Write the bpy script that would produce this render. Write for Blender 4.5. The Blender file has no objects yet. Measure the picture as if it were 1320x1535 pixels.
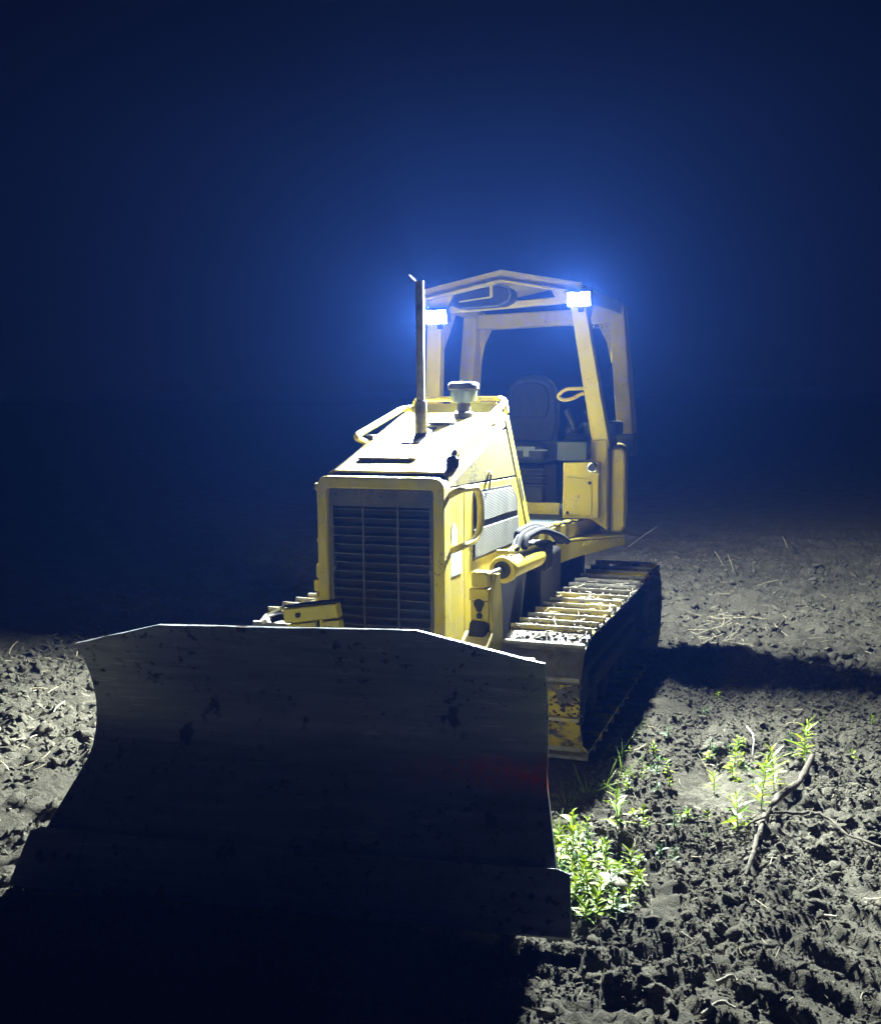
import bpy, bmesh, math, random
import numpy as np
from mathutils import Vector, Matrix
R = math.radians
random.seed(7); RNG = np.random.default_rng(11)
sc = bpy.context.scene
C = sc.collection

# ------------------------------------------------------------------ camera, sky, exposure
F_PX, IW, IH = 1600.0, 1320.0, 1535.0
VX, HY, ROLL = 1235.0, 592.0, -0.008
CAM = np.array([2.17, -5.35, 2.01])
_yaw = math.atan2(VX - IW/2, F_PX); _pit = math.atan2(IH/2 - HY, F_PX)
_fw = np.array([-math.sin(_yaw)*math.cos(_pit), math.cos(_yaw)*math.cos(_pit), -math.sin(_pit)])
_rt = np.array([math.cos(_yaw), math.sin(_yaw), 0.0]); _up = np.cross(_rt, _fw)
_rt, _up = math.cos(ROLL)*_rt + math.sin(ROLL)*_up, math.cos(ROLL)*_up - math.sin(ROLL)*_rt
cam = bpy.data.cameras.new('camera'); cam_o = bpy.data.objects.new('camera', cam); C.objects.link(cam_o)
cam.sensor_fit = 'VERTICAL'; cam.sensor_height = 24.0; cam.lens = 24.0*F_PX/IH
cam.clip_start = 0.05; cam.clip_end = 2000
m = Matrix(((_rt[0], _up[0], -_fw[0], CAM[0]), (_rt[1], _up[1], -_fw[1], CAM[1]), (_rt[2], _up[2], -_fw[2], CAM[2]), (0, 0, 0, 1)))
cam_o.matrix_world = m
sc.camera = cam_o
def at(px, py, x=None, y=None, z=None):
    """a photo pixel meets a plane that the thing touches"""
    d = _fw*F_PX + _rt*(px-IW/2) - _up*(py-IH/2)
    for i, v in enumerate((x, y, z)):
        if v is not None:
            p = CAM + d*(v-CAM[i])/d[i]
            return Vector(p)

w = bpy.data.worlds.new('World'); sc.world = w; w.use_nodes = True
bg = w.node_tree.nodes['Background']
bg.inputs['Color'].default_value = (0.17, 0.20, 1.0, 1); bg.inputs['Strength'].default_value = 0.0065
sc.view_settings.view_transform = 'Standard'; sc.view_settings.look = 'None'
sc.view_settings.exposure = 0.0; sc.view_settings.gamma = 1.0; sc.view_settings.use_curve_mapping = False
LAMP = 1700.0           # watts of one work lamp
HAZE_DENSITY = 0.00088
HAZE_COLOR = (0.075, 0.215, 1.0)
cy = sc.cycles
cy.use_denoising = True
cy.max_bounces = 8; cy.diffuse_bounces = 4; cy.glossy_bounces = 3; cy.transmission_bounces = 4; cy.volume_bounces = 1
cy.sample_clamp_indirect = 40.0
cy.use_adaptive_sampling = True

# ------------------------------------------------------------------ mesh helpers
class MB:
    def __init__(s): s.v = []; s.f = []
    def add(s, vs, fs):
        b = len(s.v); s.v += [tuple(map(float, p)) for p in vs]; s.f += [tuple(b+i for i in f) for f in fs]; return s
    def box(s, x0, x1, y0, y1, z0, z1, M=None):
        vs = [Vector((x, y, z)) for z in (z0, z1) for x, y in ((x0, y0), (x1, y0), (x1, y1), (x0, y1))]
        if M is not None: vs = [M @ p for p in vs]
        return s.add(vs, [(3,2,1,0), (4,5,6,7), (0,1,5,4), (1,2,6,5), (2,3,7,6), (3,0,4,7)])
    def beam(s, a, b, wa, da, wb=None, db=None, side=(1, 0, 0)):
        """rectangular bar from a to b, width along side, tapered"""
        a = Vector(a); b = Vector(b); wb = wb or wa; db = db or da
        t = (b-a).normalized(); sd = Vector(side); sd = (sd - t*sd.dot(t)).normalized(); n = t.cross(sd)
        vs = [p + sd*sx*ww/2 + n*sy*dd/2 for p, ww, dd in ((a, wa, da), (b, wb, db)) for sx, sy in ((-1,-1), (1,-1), (1,1), (-1,1))]
        return s.add(vs, [(3,2,1,0), (4,5,6,7), (0,1,5,4), (1,2,6,5), (2,3,7,6), (3,0,4,7)])
    def prism(s, poly, d):
        """polygon of 3-D points swept by vector d"""
        n = len(poly); d = Vector(d); a = [Vector(p) for p in poly]; b = [p+d for p in a]
        return s.add(a+b, [tuple(range(n-1, -1, -1)), tuple(range(n, 2*n))] + [(i, (i+1) % n, n+(i+1) % n, n+i) for i in range(n)])
    def tube(s, path, r, n=10, caps=True):
        P = [Vector(p) for p in path]; rr = r if isinstance(r, (list, tuple)) else [r]*len(P)
        t0 = (P[1]-P[0]).normalized(); nn = t0.orthogonal().normalized(); rings = []
        for i, p in enumerate(P):
            t = ((P[min(i+1, len(P)-1)] - P[max(i-1, 0)])).normalized()
            nn = (nn - t*nn.dot(t)); nn = nn.normalized() if nn.length > 1e-6 else t.orthogonal().normalized()
            bb = t.cross(nn)
            rings.append([p + (nn*math.cos(2*math.pi*k/n) + bb*math.sin(2*math.pi*k/n))*rr[i] for k in range(n)])
        vs = [q for g in rings for q in g]
        fs = [(i*n+k, i*n+(k+1) % n, (i+1)*n+(k+1) % n, (i+1)*n+k) for i in range(len(P)-1) for k in range(n)]
        if caps: fs += [tuple(range(n-1, -1, -1)), tuple((len(P)-1)*n+k for k in range(n))]
        return s.add(vs, fs)
    def lathe(s, prof, M, n=20):
        """profile of (radius, height) about the local Z of M"""
        vs = []
        for r, z in prof: vs += [M @ Vector((r*math.cos(2*math.pi*k/n), r*math.sin(2*math.pi*k/n), z)) for k in range(n)]
        fs = [(i*n+k, i*n+(k+1) % n, (i+1)*n+(k+1) % n, (i+1)*n+k) for i in range(len(prof)-1) for k in range(n)]
        fs += [tuple(range(n-1, -1, -1)), tuple((len(prof)-1)*n+k for k in range(n))]
        return s.add(vs, fs)
    def mesh(s, name, mat, smooth=35):
        me = bpy.data.meshes.new(name); me.from_pydata(s.v, [], s.f); me.validate()
        bm = bmesh.new(); bm.from_mesh(me); bmesh.ops.recalc_face_normals(bm, faces=bm.faces); bm.to_mesh(me); bm.free()
        if smooth:
            for p in me.polygons: p.use_smooth = True
            me.set_sharp_from_angle(angle=R(smooth))
        if mat: me.materials.append(mat)
        return me
    def build(s, name, mat, parent=None, bevel=0.0, smooth=35, seg=2):
        o = bpy.data.objects.new(name, s.mesh(name, mat, smooth)); C.objects.link(o); o.parent = parent
        if bevel:
            b = o.modifiers.new('bevel', 'BEVEL'); b.width = bevel; b.segments = seg; b.limit_method = 'ANGLE'; b.angle_limit = R(40); b.harden_normals = True
        return o
def tag(o, label=None, cat=None, group=None, kind=None):
    for k, v in (('label', label), ('category', cat), ('group', group), ('kind', kind)):
        if v: o[k] = v
    return o
def empty(name, loc=(0, 0, 0), parent=None):
    o = bpy.data.objects.new(name, None); o.location = loc; o.empty_display_size = 0.1; C.objects.link(o); o.parent = parent
    return o
def place(name, me, parent, M):
    o = bpy.data.objects.new(name, me); C.objects.link(o); o.parent = parent; o.matrix_local = M; return o
def arc(c, r, a0, a1, n, ax1, ax2):
    c = Vector(c); ax1 = Vector(ax1); ax2 = Vector(ax2)
    return [c + ax1*r*math.cos(R(a0+(a1-a0)*i/n)) + ax2*r*math.sin(R(a0+(a1-a0)*i/n)) for i in range(n+1)]
def rounded(path, r, n=5):
    """round the corners of a polyline"""
    P = [Vector(p) for p in path]; out = [P[0]]
    for a, b, c in zip(P, P[1:], P[2:]):
        d1 = (a-b); d2 = (c-b); k = min(r, d1.length*.49, d2.length*.49); p0 = b+d1.normalized()*k; p2 = b+d2.normalized()*k
        for i in range(n+1):
            t = i/n; out.append(p0*(1-t)**2 + b*2*t*(1-t) + p2*t*t)
    return out + [P[-1]]

# ------------------------------------------------------------------ materials
class NT:
    def __init__(s, name):
        s.m = bpy.data.materials.new(name); s.m.use_nodes = True; s.t = s.m.node_tree; s.b = s.t.nodes['Principled BSDF']
        s.co = s.t.nodes.new('ShaderNodeTexCoord'); s.src = s.co.outputs['Object']
    def n(s, kind, **k):
        o = s.t.nodes.new(kind)
        for a, v in k.items(): setattr(o, a, v)
        return o
    def l(s, a, b): s.t.links.new(a, b)
    def noise(s, scale, detail=4, rough=.55, vec=None, stretch=None):
        v = vec or s.src
        if stretch:
            mp = s.n('ShaderNodeMapping'); mp.inputs['Scale'].default_value = stretch; s.l(v, mp.inputs[0]); v = mp.outputs[0]
        o = s.n('ShaderNodeTexNoise'); o.inputs['Scale'].default_value = scale; o.inputs['Detail'].default_value = detail; o.inputs['Roughness'].default_value = rough
        s.l(v, o.inputs['Vector']); return o.outputs['Fac']
    def ramp(s, fac, stops):
        o = s.n('ShaderNodeValToRGB'); e = o.color_ramp.elements
        while len(e) < len(stops): e.new(.5)
        for q, (p, c) in zip(e, stops): q.position = p; q.color = (c, c, c, 1) if isinstance(c, (int, float)) else (*c, 1)
        s.l(fac, o.inputs[0]); return o.outputs[0]
    def mix(s, fac, a, b, mode='MIX'):
        o = s.n('ShaderNodeMix', data_type='RGBA', blend_type=mode)
        for i, v in ((0, fac), (6, a), (7, b)):
            if isinstance(v, (int, float)): o.inputs[i].default_value = v
            elif isinstance(v, tuple): o.inputs[i].default_value = (*v, 1)
            else: s.l(v, o.inputs[i])
        return o.outputs[2]
    def math(s, op, a, b=0.0):
        o = s.n('ShaderNodeMath', operation=op)
        for i, v in ((0, a), (1, b)):
            if isinstance(v, (int, float)): o.inputs[i].default_value = v
            else: s.l(v, o.inputs[i])
        return o.outputs[0]
    def bump(s, h, strength=.3, dist=.01):
        o = s.n('ShaderNodeBump'); o.inputs['Strength'].default_value = strength; o.inputs['Distance'].default_value = dist
        s.l(h, o.inputs['Height']); s.l(o.outputs[0], s.b.inputs['Normal']); return o
    def set(s, **k):
        for a, v in k.items():
            i = s.b.inputs[a.replace('_', ' ')]
            if isinstance(v, (int, float)): i.default_value = v
            elif isinstance(v, tuple): i.default_value = (*v, 1)
            else: s.l(v, i)
        return s
def paint(name, col, rough=.45, chips=.60, dust=.30, chipcol=(.045, .025, .015), dustcol=(.30, .26, .19), metal=0.0):
    n = NT(name)
    big = n.noise(2.3, 3); fine = n.noise(60, 6, .65); mid = n.noise(9, 5, .6)
    c = n.mix(n.ramp(big, [(.3, 0), (.7, 1)]), tuple(x*.82 for x in col), tuple(min(1, x*1.08) for x in col))
    d = n.math('MULTIPLY', n.ramp(mid, [(.42, 0), (.72, 1)]), dust)
    c = n.mix(d, c, dustcol)
    streak = n.ramp(n.noise(16, 4, .6, stretch=(1, 1, .12)), [(.52, 0), (.75, .55)])
    c = n.mix(n.math('MULTIPLY', streak, dust), c, tuple(x*.4 for x in dustcol))
    chip = n.ramp(fine, [(chips, 0), (chips+.03, 1)])
    gate = n.ramp(n.noise(5.5, 3), [(.50, 0), (.64, 1)])
    ch = n.math('MULTIPLY', chip, gate)
    c = n.mix(ch, c, chipcol)
    rg = n.math('ADD', n.math('MULTIPLY', mid, .35), rough-.1)
    n.set(Base_Color=c, Roughness=rg, Metallic=metal)
    n.bump(n.math('SUBTRACT', n.math('MULTIPLY', n.noise(120, 3), .25), n.math('MULTIPLY', ch, .6)), .25, .004)
    return n.m
def plain(name, col, rough=.5, metal=0.0, var=.25, scale=12, bump=.15, spec=.5):
    n = NT(name); f = n.noise(scale, 5, .6)
    c = n.mix(n.ramp(f, [(.3, 0), (.7, 1)]), tuple(x*(1-var) for x in col), tuple(min(1, x*(1+var)) for x in col))
    n.set(Base_Color=c, Roughness=rough, Metallic=metal); n.b.inputs['Specular IOR Level'].default_value = spec
    if bump: n.bump(n.noise(scale*6, 4), bump, .004)
    return n.m
YEL = (.47, .375, .008)
M_YEL = paint('yellow_paint', YEL)
M_YEL_DIRTY = paint('dirty_yellow_paint', (.45, .36, .014), .6, .61, .5)
M_HOOD = paint('sun_bleached_yellow_paint', (.46, .36, .07), .5, .62, .6, dustcol=(.32, .30, .21))
M_GUARD = paint('chipped_yellow_paint', YEL, .5, .575, .55)
M_CONSOLE = plain('console_plastic', (.028, .040, .042), .6, 0, .2)
M_BLACK = plain('black_steel', (.013, .013, .014), .55, 0, .4, spec=.3)
M_GREASE = plain('oily_black_dirt', (.009, .0085, .008), .8, 0, .5, spec=.15)
M_RUBBER = plain('black_rubber', (.008, .008, .009), .8, spec=.12)
M_VINYL = plain('black_vinyl', (.009, .010, .012), .6, 0, .3, 30, spec=.2)
M_GREY = plain('grey_plastic', (.06, .075, .08), .55, 0, .2)
M_CHROME = plain('chrome', (.6, .6, .62), .18, 1, .05, 20, 0)
M_WHITE = plain('white_plastic', (.75, .75, .72), .4, 0, .1)
M_STACK = plain('sooty_steel', (.26, .25, .235), .40, .55, .6, 9)
M_CORE = plain('radiator_black', (.012, .012, .014), .7)
M_GRILLE = paint('grille_steel', (.05, .055, .055), .5, .5, .5, chipcol=(.16, .10, .06), dustcol=(.13, .12, .10))
def track_mat():
    n = NT('worn_track_steel'); inf = n.n('ShaderNodeObjectInfo')
    add = n.n('ShaderNodeVectorMath', operation='ADD'); sc_ = n.n('ShaderNodeVectorMath', operation='SCALE')
    cmb = n.n('ShaderNodeCombineXYZ'); n.l(inf.outputs['Random'], cmb.inputs[0]); n.l(inf.outputs['Random'], cmb.inputs[1])
    n.l(cmb.outputs[0], sc_.inputs[0]); sc_.inputs['Scale'].default_value = 17.0
    n.l(n.src, add.inputs[0]); n.l(sc_.outputs[0], add.inputs[1]); v = add.outputs[0]
    mud = n.ramp(n.noise(7, 6, .65, v), [(.40, 0), (.58, 1)])
    steel = n.mix(n.noise(30, 4, .6, v), (.09, .08, .065), (.20, .19, .165))
    c = n.mix(mud, steel, (.085, .072, .045))
    yl = n.ramp(n.math('MULTIPLY', n.ramp(n.noise(5, 4, .6, v), [(.47, 0), (.52, 1)]), n.math('GREATER_THAN', inf.outputs['Random'], .55)), [(0, 0), (1, 1)])
    c = n.mix(yl, c, (.50, .38, .03))
    sp_ = n.n('ShaderNodeSeparateXYZ'); n.l(n.src, sp_.inputs[0])
    tip = n.math('MULTIPLY', n.ramp(sp_.outputs[2], [(.030, 0), (.042, 1)]), n.ramp(n.noise(14, 4, .6, v), [(.35, .25), (.5, 1)]))
    c = n.mix(tip, c, (.34, .33, .28))
    n.set(Base_Color=c, Roughness=n.math('ADD', n.math('MULTIPLY', mud, .4), .45), Metallic=n.math('MULTIPLY', n.math('SUBTRACT', 1.0, mud), .35))
    n.bump(n.noise(45, 6, .7, v), .6, .01); return n.m
M_TRACK = track_mat()
def blade_mat():
    n = NT('worn_blade_steel')
    br = n.noise(10, 5, .6, stretch=(.25, .25, 3)); pit = n.noise(26, 5, .6)
    c = n.mix(n.ramp(br, [(.3, 0), (.7, 1)]), (.15, .17, .19), (.30, .325, .35))
    spots = n.math('MULTIPLY', n.ramp(pit, [(.58, 0), (.62, 1)]), n.ramp(n.noise(3.0, 2), [(.42, 0), (.55, 1)]))
    blot = n.ramp(n.noise(6.0, 4, .5), [(.66, 0), (.69, 1)])
    scr = n.ramp(n.noise(55, 3, .6, stretch=(.12, .12, 1.6)), [(.60, 0), (.68, .7)]); c = n.mix(scr, c, (.42, .44, .46))
    c = n.mix(n.math('MAXIMUM', spots, blot), c, (.03, .024, .018))
    rst = n.ramp(n.noise(2.1, 5, .7), [(.5, 0), (.75, 1)]); c = n.mix(n.math('MULTIPLY', rst, .5), c, (.16, .09, .05))
    # reflection of a red light, painted as a band across the mouldboard's right
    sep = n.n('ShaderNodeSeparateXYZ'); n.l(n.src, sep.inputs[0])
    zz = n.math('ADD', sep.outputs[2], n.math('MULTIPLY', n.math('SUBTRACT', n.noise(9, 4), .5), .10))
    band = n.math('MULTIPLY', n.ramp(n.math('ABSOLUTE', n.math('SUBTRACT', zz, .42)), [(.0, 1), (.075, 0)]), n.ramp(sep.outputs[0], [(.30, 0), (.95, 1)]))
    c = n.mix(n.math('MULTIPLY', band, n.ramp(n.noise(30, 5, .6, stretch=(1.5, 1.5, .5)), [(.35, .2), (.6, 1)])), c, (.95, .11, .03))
    n.set(Base_Color=c, Roughness=n.ramp(pit, [(.3, .38), (.7, .6)]), Metallic=.35)
    n.bump(n.math('SUBTRACT', n.math('MULTIPLY', br, .4), spots), .3, .006); return n.m
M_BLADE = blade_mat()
def panel_mat():
    n = NT('scratched_pale_panel')
    vo = n.n('ShaderNodeTexVoronoi', feature='DISTANCE_TO_EDGE'); vo.inputs['Scale'].default_value = 22
    mp = n.n('ShaderNodeMapping'); mp.inputs['Rotation'].default_value = (.6, .2, .3); mp.inputs['Scale'].default_value = (1, 1, .6)
    n.l(n.src, mp.inputs[0]); n.l(mp.outputs[0], vo.inputs['Vector'])
    ln = n.ramp(vo.outputs['Distance'], [(.0, 1), (.09, 0)])
    wv = n.ramp(n.noise(60, 3, .5, stretch=(1, .2, 1.2)), [(.5, 0), (.62, .7)])
    k = n.math('MULTIPLY', n.math('MAXIMUM', ln, wv), n.ramp(n.noise(3.2, 2), [(.35, .15), (.6, 1)]))
    c = n.mix(k, (.20, .17, .045), (.02, .023, .023))
    n.set(Base_Color=c, Roughness=.5); n.bump(k, .2, .003); return n.m
M_PANEL = panel_mat()
def screen_mat():
    n = NT('perforated_vent_screen'); w_ = n.n('ShaderNodeTexWave', bands_direction='Z'); w_.inputs['Scale'].default_value = 34; w_.inputs['Distortion'].default_value = .1
    n.l(n.src, w_.inputs['Vector']); k = n.ramp(w_.outputs['Fac'], [(.35, 0), (.6, 1)])
    dirt = n.ramp(n.noise(9, 5, .6, stretch=(1, 1, .35)), [(.42, 0), (.7, .8)])
    c = n.mix(k, (.035, .035, .03), (.13, .13, .105)); c = n.mix(dirt, c, (.03, .033, .03))
    n.set(Base_Color=c, Roughness=.6, Metallic=.2); n.bump(w_.outputs['Fac'], .5, .004); return n.m
M_SCREEN = screen_mat()
def soil_mat(name, a, b, fine=70):
    n = NT(name); f = n.noise(3.0, 5, .6); g = n.noise(26, 6, .7)
    c = n.mix(n.ramp(f, [(.3, 0), (.7, 1)]), a, b)
    c = n.mix(n.math('MULTIPLY', n.ramp(g, [(.5, 0), (.75, 1)]), .6), c, tuple(x*1.8 for x in b))
    c = n.mix(n.ramp(n.noise(55, 5, .7), [(.3, .6), (.5, 0)]), c, tuple(x*.35 for x in a))
    n.set(Base_Color=c, Roughness=.95); n.b.inputs['Specular IOR Level'].default_value = .25
    n.bump(n.math('ADD', g, n.math('MULTIPLY', n.noise(fine*2, 6, .75), .6)), 1.0, .03); return n.m
M_SOIL = soil_mat('dark_soil', (.070, .063, .047), (.145, .131, .098))
M_CLOD = soil_mat('soil_crumbs', (.075, .068, .05), (.185, .168, .125))
M_MUD = soil_mat('dry_mud', (.045, .038, .027), (.10, .085, .06))
M_STRAW = plain('dry_straw', (.30, .26, .17), .85, 0, .5, 3)
M_BARK = plain('pale_bark', (.10, .082, .06), .9, 0, .6, 45, 1.0)
def leaf_mat(name, a, b):
    n = NT(name); inf = n.n('ShaderNodeObjectInfo')
    c = n.mix(inf.outputs['Random'], a, b); c = n.mix(n.ramp(n.noise(25, 3), [(.4, 0), (.8, .5)]), c, tuple(x*.6 for x in a))
    n.set(Base_Color=c, Roughness=.5)
    tr = n.n('ShaderNodeBsdfTranslucent'); n.l(c, tr.inputs[0]); ms = n.n('ShaderNodeMixShader'); ms.inputs[0].default_value = .35
    out = n.t.nodes['Material Output']; n.l(n.b.outputs[0], ms.inputs[1]); n.l(tr.outputs[0], ms.inputs[2]); n.l(ms.outputs[0], out.inputs[0]); return n.m
M_LEAF = leaf_mat('weed_leaf', (.15, .28, .012), (.36, .43, .015))
M_LEAF_DARK = leaf_mat('dull_weed_leaf', (.05, .12, .035), (.10, .20, .05))
M_GRASS = leaf_mat('grass_blade', (.12, .20, .03), (.26, .32, .05))
M_DRYLEAF = leaf_mat('dry_pale_leaf', (.50, .50, .36), (.55, .52, .38))
def led_mat():
    n = NT('lit_led'); n.set(Base_Color=(0, 0, 0), Emission_Color=(.93, .97, 1.0)); n.b.inputs['Emission Strength'].default_value = 60.0; return n.m
M_LED = led_mat()
n = NT('glowing_lamp_lens'); n.set(Base_Color=(.8, .8, .8), Emission_Color=(.93, .97, 1.0)); n.b.inputs['Emission Strength'].default_value = 40.0; M_LENS = n.m

# ------------------------------------------------------------------ ground
def lattice(seed):
    return np.random.default_rng(seed).random((257, 257))
def vnoise(x, y, freq, seed):
    L = lattice(seed); X = x*freq; Y = y*freq
    xi = np.floor(X).astype(int); yi = np.floor(Y).astype(int); fx = X-xi; fy = Y-yi
    fx = fx*fx*(3-2*fx); fy = fy*fy*(3-2*fy); a = xi % 256; b = yi % 256
    return (L[a, b]*(1-fx)+L[a+1, b]*fx)*(1-fy) + (L[a, b+1]*(1-fx)+L[a+1, b+1]*fx)*fy
def print_coords(x, y):      # cleat prints left in the soil by an earlier pass of the tracks
    dx, dy = x-2.20, y+1.635; return dx*.848 - dy*.53, dx*.53 + dy*.848
def height(x, y):
    x = np.asarray(x, float); y = np.asarray(y, float)
    h = (vnoise(x+40, y+40, .55, 1)-.5)*.11
    near = np.exp(-(np.clip(np.abs(x-1.2)-5.5, 0, None)/1.5)**2)*np.exp(-(np.clip(np.abs(y-2)-7.5, 0, None)/1.5)**2); base_ = h; h = 0*h
    h = h + (vnoise(x+40, y+40, 1.9, 2)-.5)*.075
    n3 = vnoise(x+40, y+40, 5.0, 3); h = h + (np.abs(n3-.5)*2-.5)*.055
    n4 = vnoise(x+40, y+40, 12.0, 4); h = h + (np.abs(n4-.5)*2-.5)*.04
    h = h + (vnoise(x+40, y+40, 27.0, 5)-.5)*.026 + (vnoise(x+41, y+43, 47.0, 6)-.5)*.018
    h = base_*(.3+.7*near) + h*near
    under = np.exp(-np.clip(np.abs(x)-1.02, 0, None)**2/.006)*((y > -.2) & (y < 3.4))   # packed where the machine stands
    h = h*(1-.9*under) - .02*under
    t_, s_ = print_coords(x, y); k = np.clip((.27-np.abs(t_))/.05, 0, 1)*np.clip((.75-np.abs(s_))/.15, 0, 1)
    q = (s_+.0975) % .195 - .0975
    h = h*(1-.55*k) + k*(.034*np.exp(-(q/.020)**2) - .022*np.exp(-((q+.045)/.03)**2))
    return h - .015
def spaced(parts, far, n):
    a = np.concatenate([np.arange(p, q, s) for p, q, s in parts]); lo, hi = a[0], a[-1]
    g = np.geomspace(.06, far, n)
    return np.concatenate([lo-np.cumsum(g)[::-1], a, hi+np.cumsum(g)])
def cap(a, lim=520): return a[np.abs(a) < lim]
gx = cap(spaced([(-4.5, -2.2, .04), (-2.2, .9, .032), (.9, 4.2, .02), (4.2, 7, .05)], 90, 40))
gy = cap(spaced([(-4.2, .8, .02), (.8, 5, .03), (5, 10, .06)], 90, 40))
GX, GY = np.meshgrid(gx, gy, indexing='ij'); GZ = height(GX, GY)
nx, ny = len(gx), len(gy)
me = bpy.data.meshes.new('ground'); idx = np.arange(nx*ny).reshape(nx, ny)
quads = np.stack([idx[:-1, :-1], idx[1:, :-1], idx[1:, 1:], idx[:-1, 1:]], -1).reshape(-1, 4)
def fast_mesh(me, V, Q, k, smooth=True):
    me.vertices.add(len(V)); me.vertices.foreach_set('co', np.ascontiguousarray(V, dtype=np.float32).ravel())
    me.loops.add(len(Q)*k); me.loops.foreach_set('vertex_index', np.ascontiguousarray(Q, dtype=np.int32).ravel())
    me.polygons.add(len(Q)); me.polygons.foreach_set('loop_start', np.arange(0, len(Q)*k, k, dtype=np.int32))
    me.polygons.foreach_set('use_smooth', np.full(len(Q), smooth)); me.update(calc_edges=True); me.validate()
fast_mesh(me, np.stack([GX, GY, GZ], -1).reshape(-1, 3), quads, 4)
me.materials.append(M_SOIL); ground = bpy.data.objects.new('ground', me); C.objects.link(ground); tag(ground, kind='structure')
def hz(x, y): return float(height(x, y))

def ico(sub):
    bm = bmesh.new(); bmesh.ops.create_icosphere(bm, subdivisions=sub, radius=1.0); bm.verts.ensure_lookup_table()
    V = np.array([v.co[:] for v in bm.verts]); F = np.array([[v.index for v in f.verts] for f in bm.faces]); bm.free(); return V, F
ICO1, ICO2 = ico(1), ico(2)
def clods(pos, size, base, flat=.65):
    """many irregular crumbs as one vertex and one face array"""
    V, F = base; n = len(pos)
    sc_ = size[:, None]*RNG.uniform(.65, 1.35, (n, 3)); sc_[:, 2] *= flat
    a = RNG.uniform(0, 6.283, n); jit = RNG.uniform(.45, 1.30, (n, len(V), 1))
    P = V[None]*jit*sc_[:, None, :]
    tilt = RNG.normal(0, .35, (n, 2)); P[:, :, 2] += P[:, :, 0]*tilt[:, :1] + P[:, :, 1]*tilt[:, 1:]
    c, s = np.cos(a)[:, None], np.sin(a)[:, None]
    X = P[:, :, 0]*c - P[:, :, 1]*s; Y = P[:, :, 0]*s + P[:, :, 1]*c
    P = np.stack([X, Y, P[:, :, 2]], -1) + pos[:, None, :]
    Q = F[None] + (np.arange(n)*len(V))[:, None, None]
    return P.reshape(-1, 3), Q.reshape(-1, 3)
def free_of_machine(x, y, pad=.0):
    on_track = (np.abs(x) < 1.03+pad) & (y > -.1-pad) & (y < 3.3+pad)
    on_blade = (np.abs(y-(-1.39+(x-.1)*.14)) < .12) & (np.abs(x) < 1.15)
    return ~(on_track | on_blade)
def scatter(n, x0, x1, y0, y1):
    x = RNG.uniform(x0, x1, n); y = RNG.uniform(y0, y1, n); k = free_of_machine(x, y); return x[k], y[k]
VV, FF, SM, off = [], [], [], 0
for n_, reg, (s0, s1), base in (
        (46000, (.9, 4.0, -4.0, -.3), (.004, .013), ICO1), (1300, (.9, 4.2, -4.0, 1.0), (.018, .036), ICO2), (50, (1.0, 4.4, -3.9, 2.0), (.03, .055), ICO2),
        (24000, (1.0, 4.6, -.5, 2.8), (.005, .019), ICO1), (11000, (.0, 6.5, 2.8, 8.5), (.008, .026), ICO1), (420, (.0, 6.5, 2.8, 8.0), (.03, .06), ICO2),
        (9000, (-4.0, -.9, -2.6, 2.5), (.010, .030), ICO1), (350, (-4.0, -1.0, -2.4, 3.0), (.03, .06), ICO2), (1500, (-1.2, 1.2, -4.0, -1.6), (.012, .03), ICO1)):
    x, y = scatter(n_, *reg); cl = vnoise(x+40, y+40, 2.5, 21); t_, s_ = print_coords(x, y); k = (cl > .24) & ~((np.abs(t_) < .24) & (np.abs(s_) < .7) & (RNG.random(len(x)) < .6)); x, y = x[k], y[k]
    s = s0 + (s1-s0)*RNG.random(len(x))**2.2
    P, Q = clods(np.stack([x, y, height(x, y)+s*.25], -1), s, base)
    VV.append(P); FF.append(Q+off); off += len(P); SM.append(np.full(len(Q), base is ICO2))
me = bpy.data.meshes.new('soil_clods'); fast_mesh(me, np.concatenate(VV), np.concatenate(FF), 3); me.polygons.foreach_set('use_smooth', np.concatenate(SM))
me.materials.append(M_CLOD); o = bpy.data.objects.new('soil_clods', me); C.objects.link(o)
tag(o, 'loose dark soil crumbs and clods strewn over the ground', 'soil', kind='stuff')

def strips(pos, length, width, lift, bend=.3):
    n = len(pos); a = RNG.uniform(0, 6.283, n); t = np.linspace(-.5, .5, 4)
    bd = RNG.normal(0, bend, n); el = RNG.normal(0, lift, n)
    V = np.zeros((n, 4, 2, 3))
    for i, tt in enumerate(t):
        ang = a + bd*tt*2; cx_ = pos[:, 0]+np.cos(ang)*length*tt; cy_ = pos[:, 1]+np.sin(ang)*length*tt; cz_ = pos[:, 2]+el*length*(tt+.5)
        for j, sg in enumerate((-1, 1)):
            V[:, i, j, 0] = cx_ - np.sin(ang)*width*sg*.5; V[:, i, j, 1] = cy_ + np.cos(ang)*width*sg*.5; V[:, i, j, 2] = cz_ + sg*width*.25
    b = (np.arange(n)*8)[:, None, None]
    Q = np.array([[0, 1, 3, 2], [2, 3, 5, 4], [4, 5, 7, 6]])[None] + b
    return V.reshape(-1, 3), Q.reshape(-1, 4)
VV, FF, off = [], [], 0
for n_, reg, (l0, l1), wd in ((600, (.9, 4.2, -4.0, .5), (.02, .09), .003), (260, (1.0, 5.5, .5, 5.0), (.04, .14), .004), (90, (1.05, 1.7, 3.2, 4.6), (.08, .3), .005), (60, (1.05, 4.5, 3.2, 6.5), (.08, .3), .005), (500, (-4.2, -.9, -2.4, 2.5), (.05, .2), .006)):
    x, y = scatter(n_, *reg); L = l0+(l1-l0)*RNG.random(len(x))**2
    P, Q = strips(np.stack([x, y, height(x, y)+.02], -1), L, wd, .25); VV.append(P); FF.append(Q+off); off += len(P)
me = bpy.data.meshes.new('straw_litter'); fast_mesh(me, np.concatenate(VV), np.concatenate(FF), 4)
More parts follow.
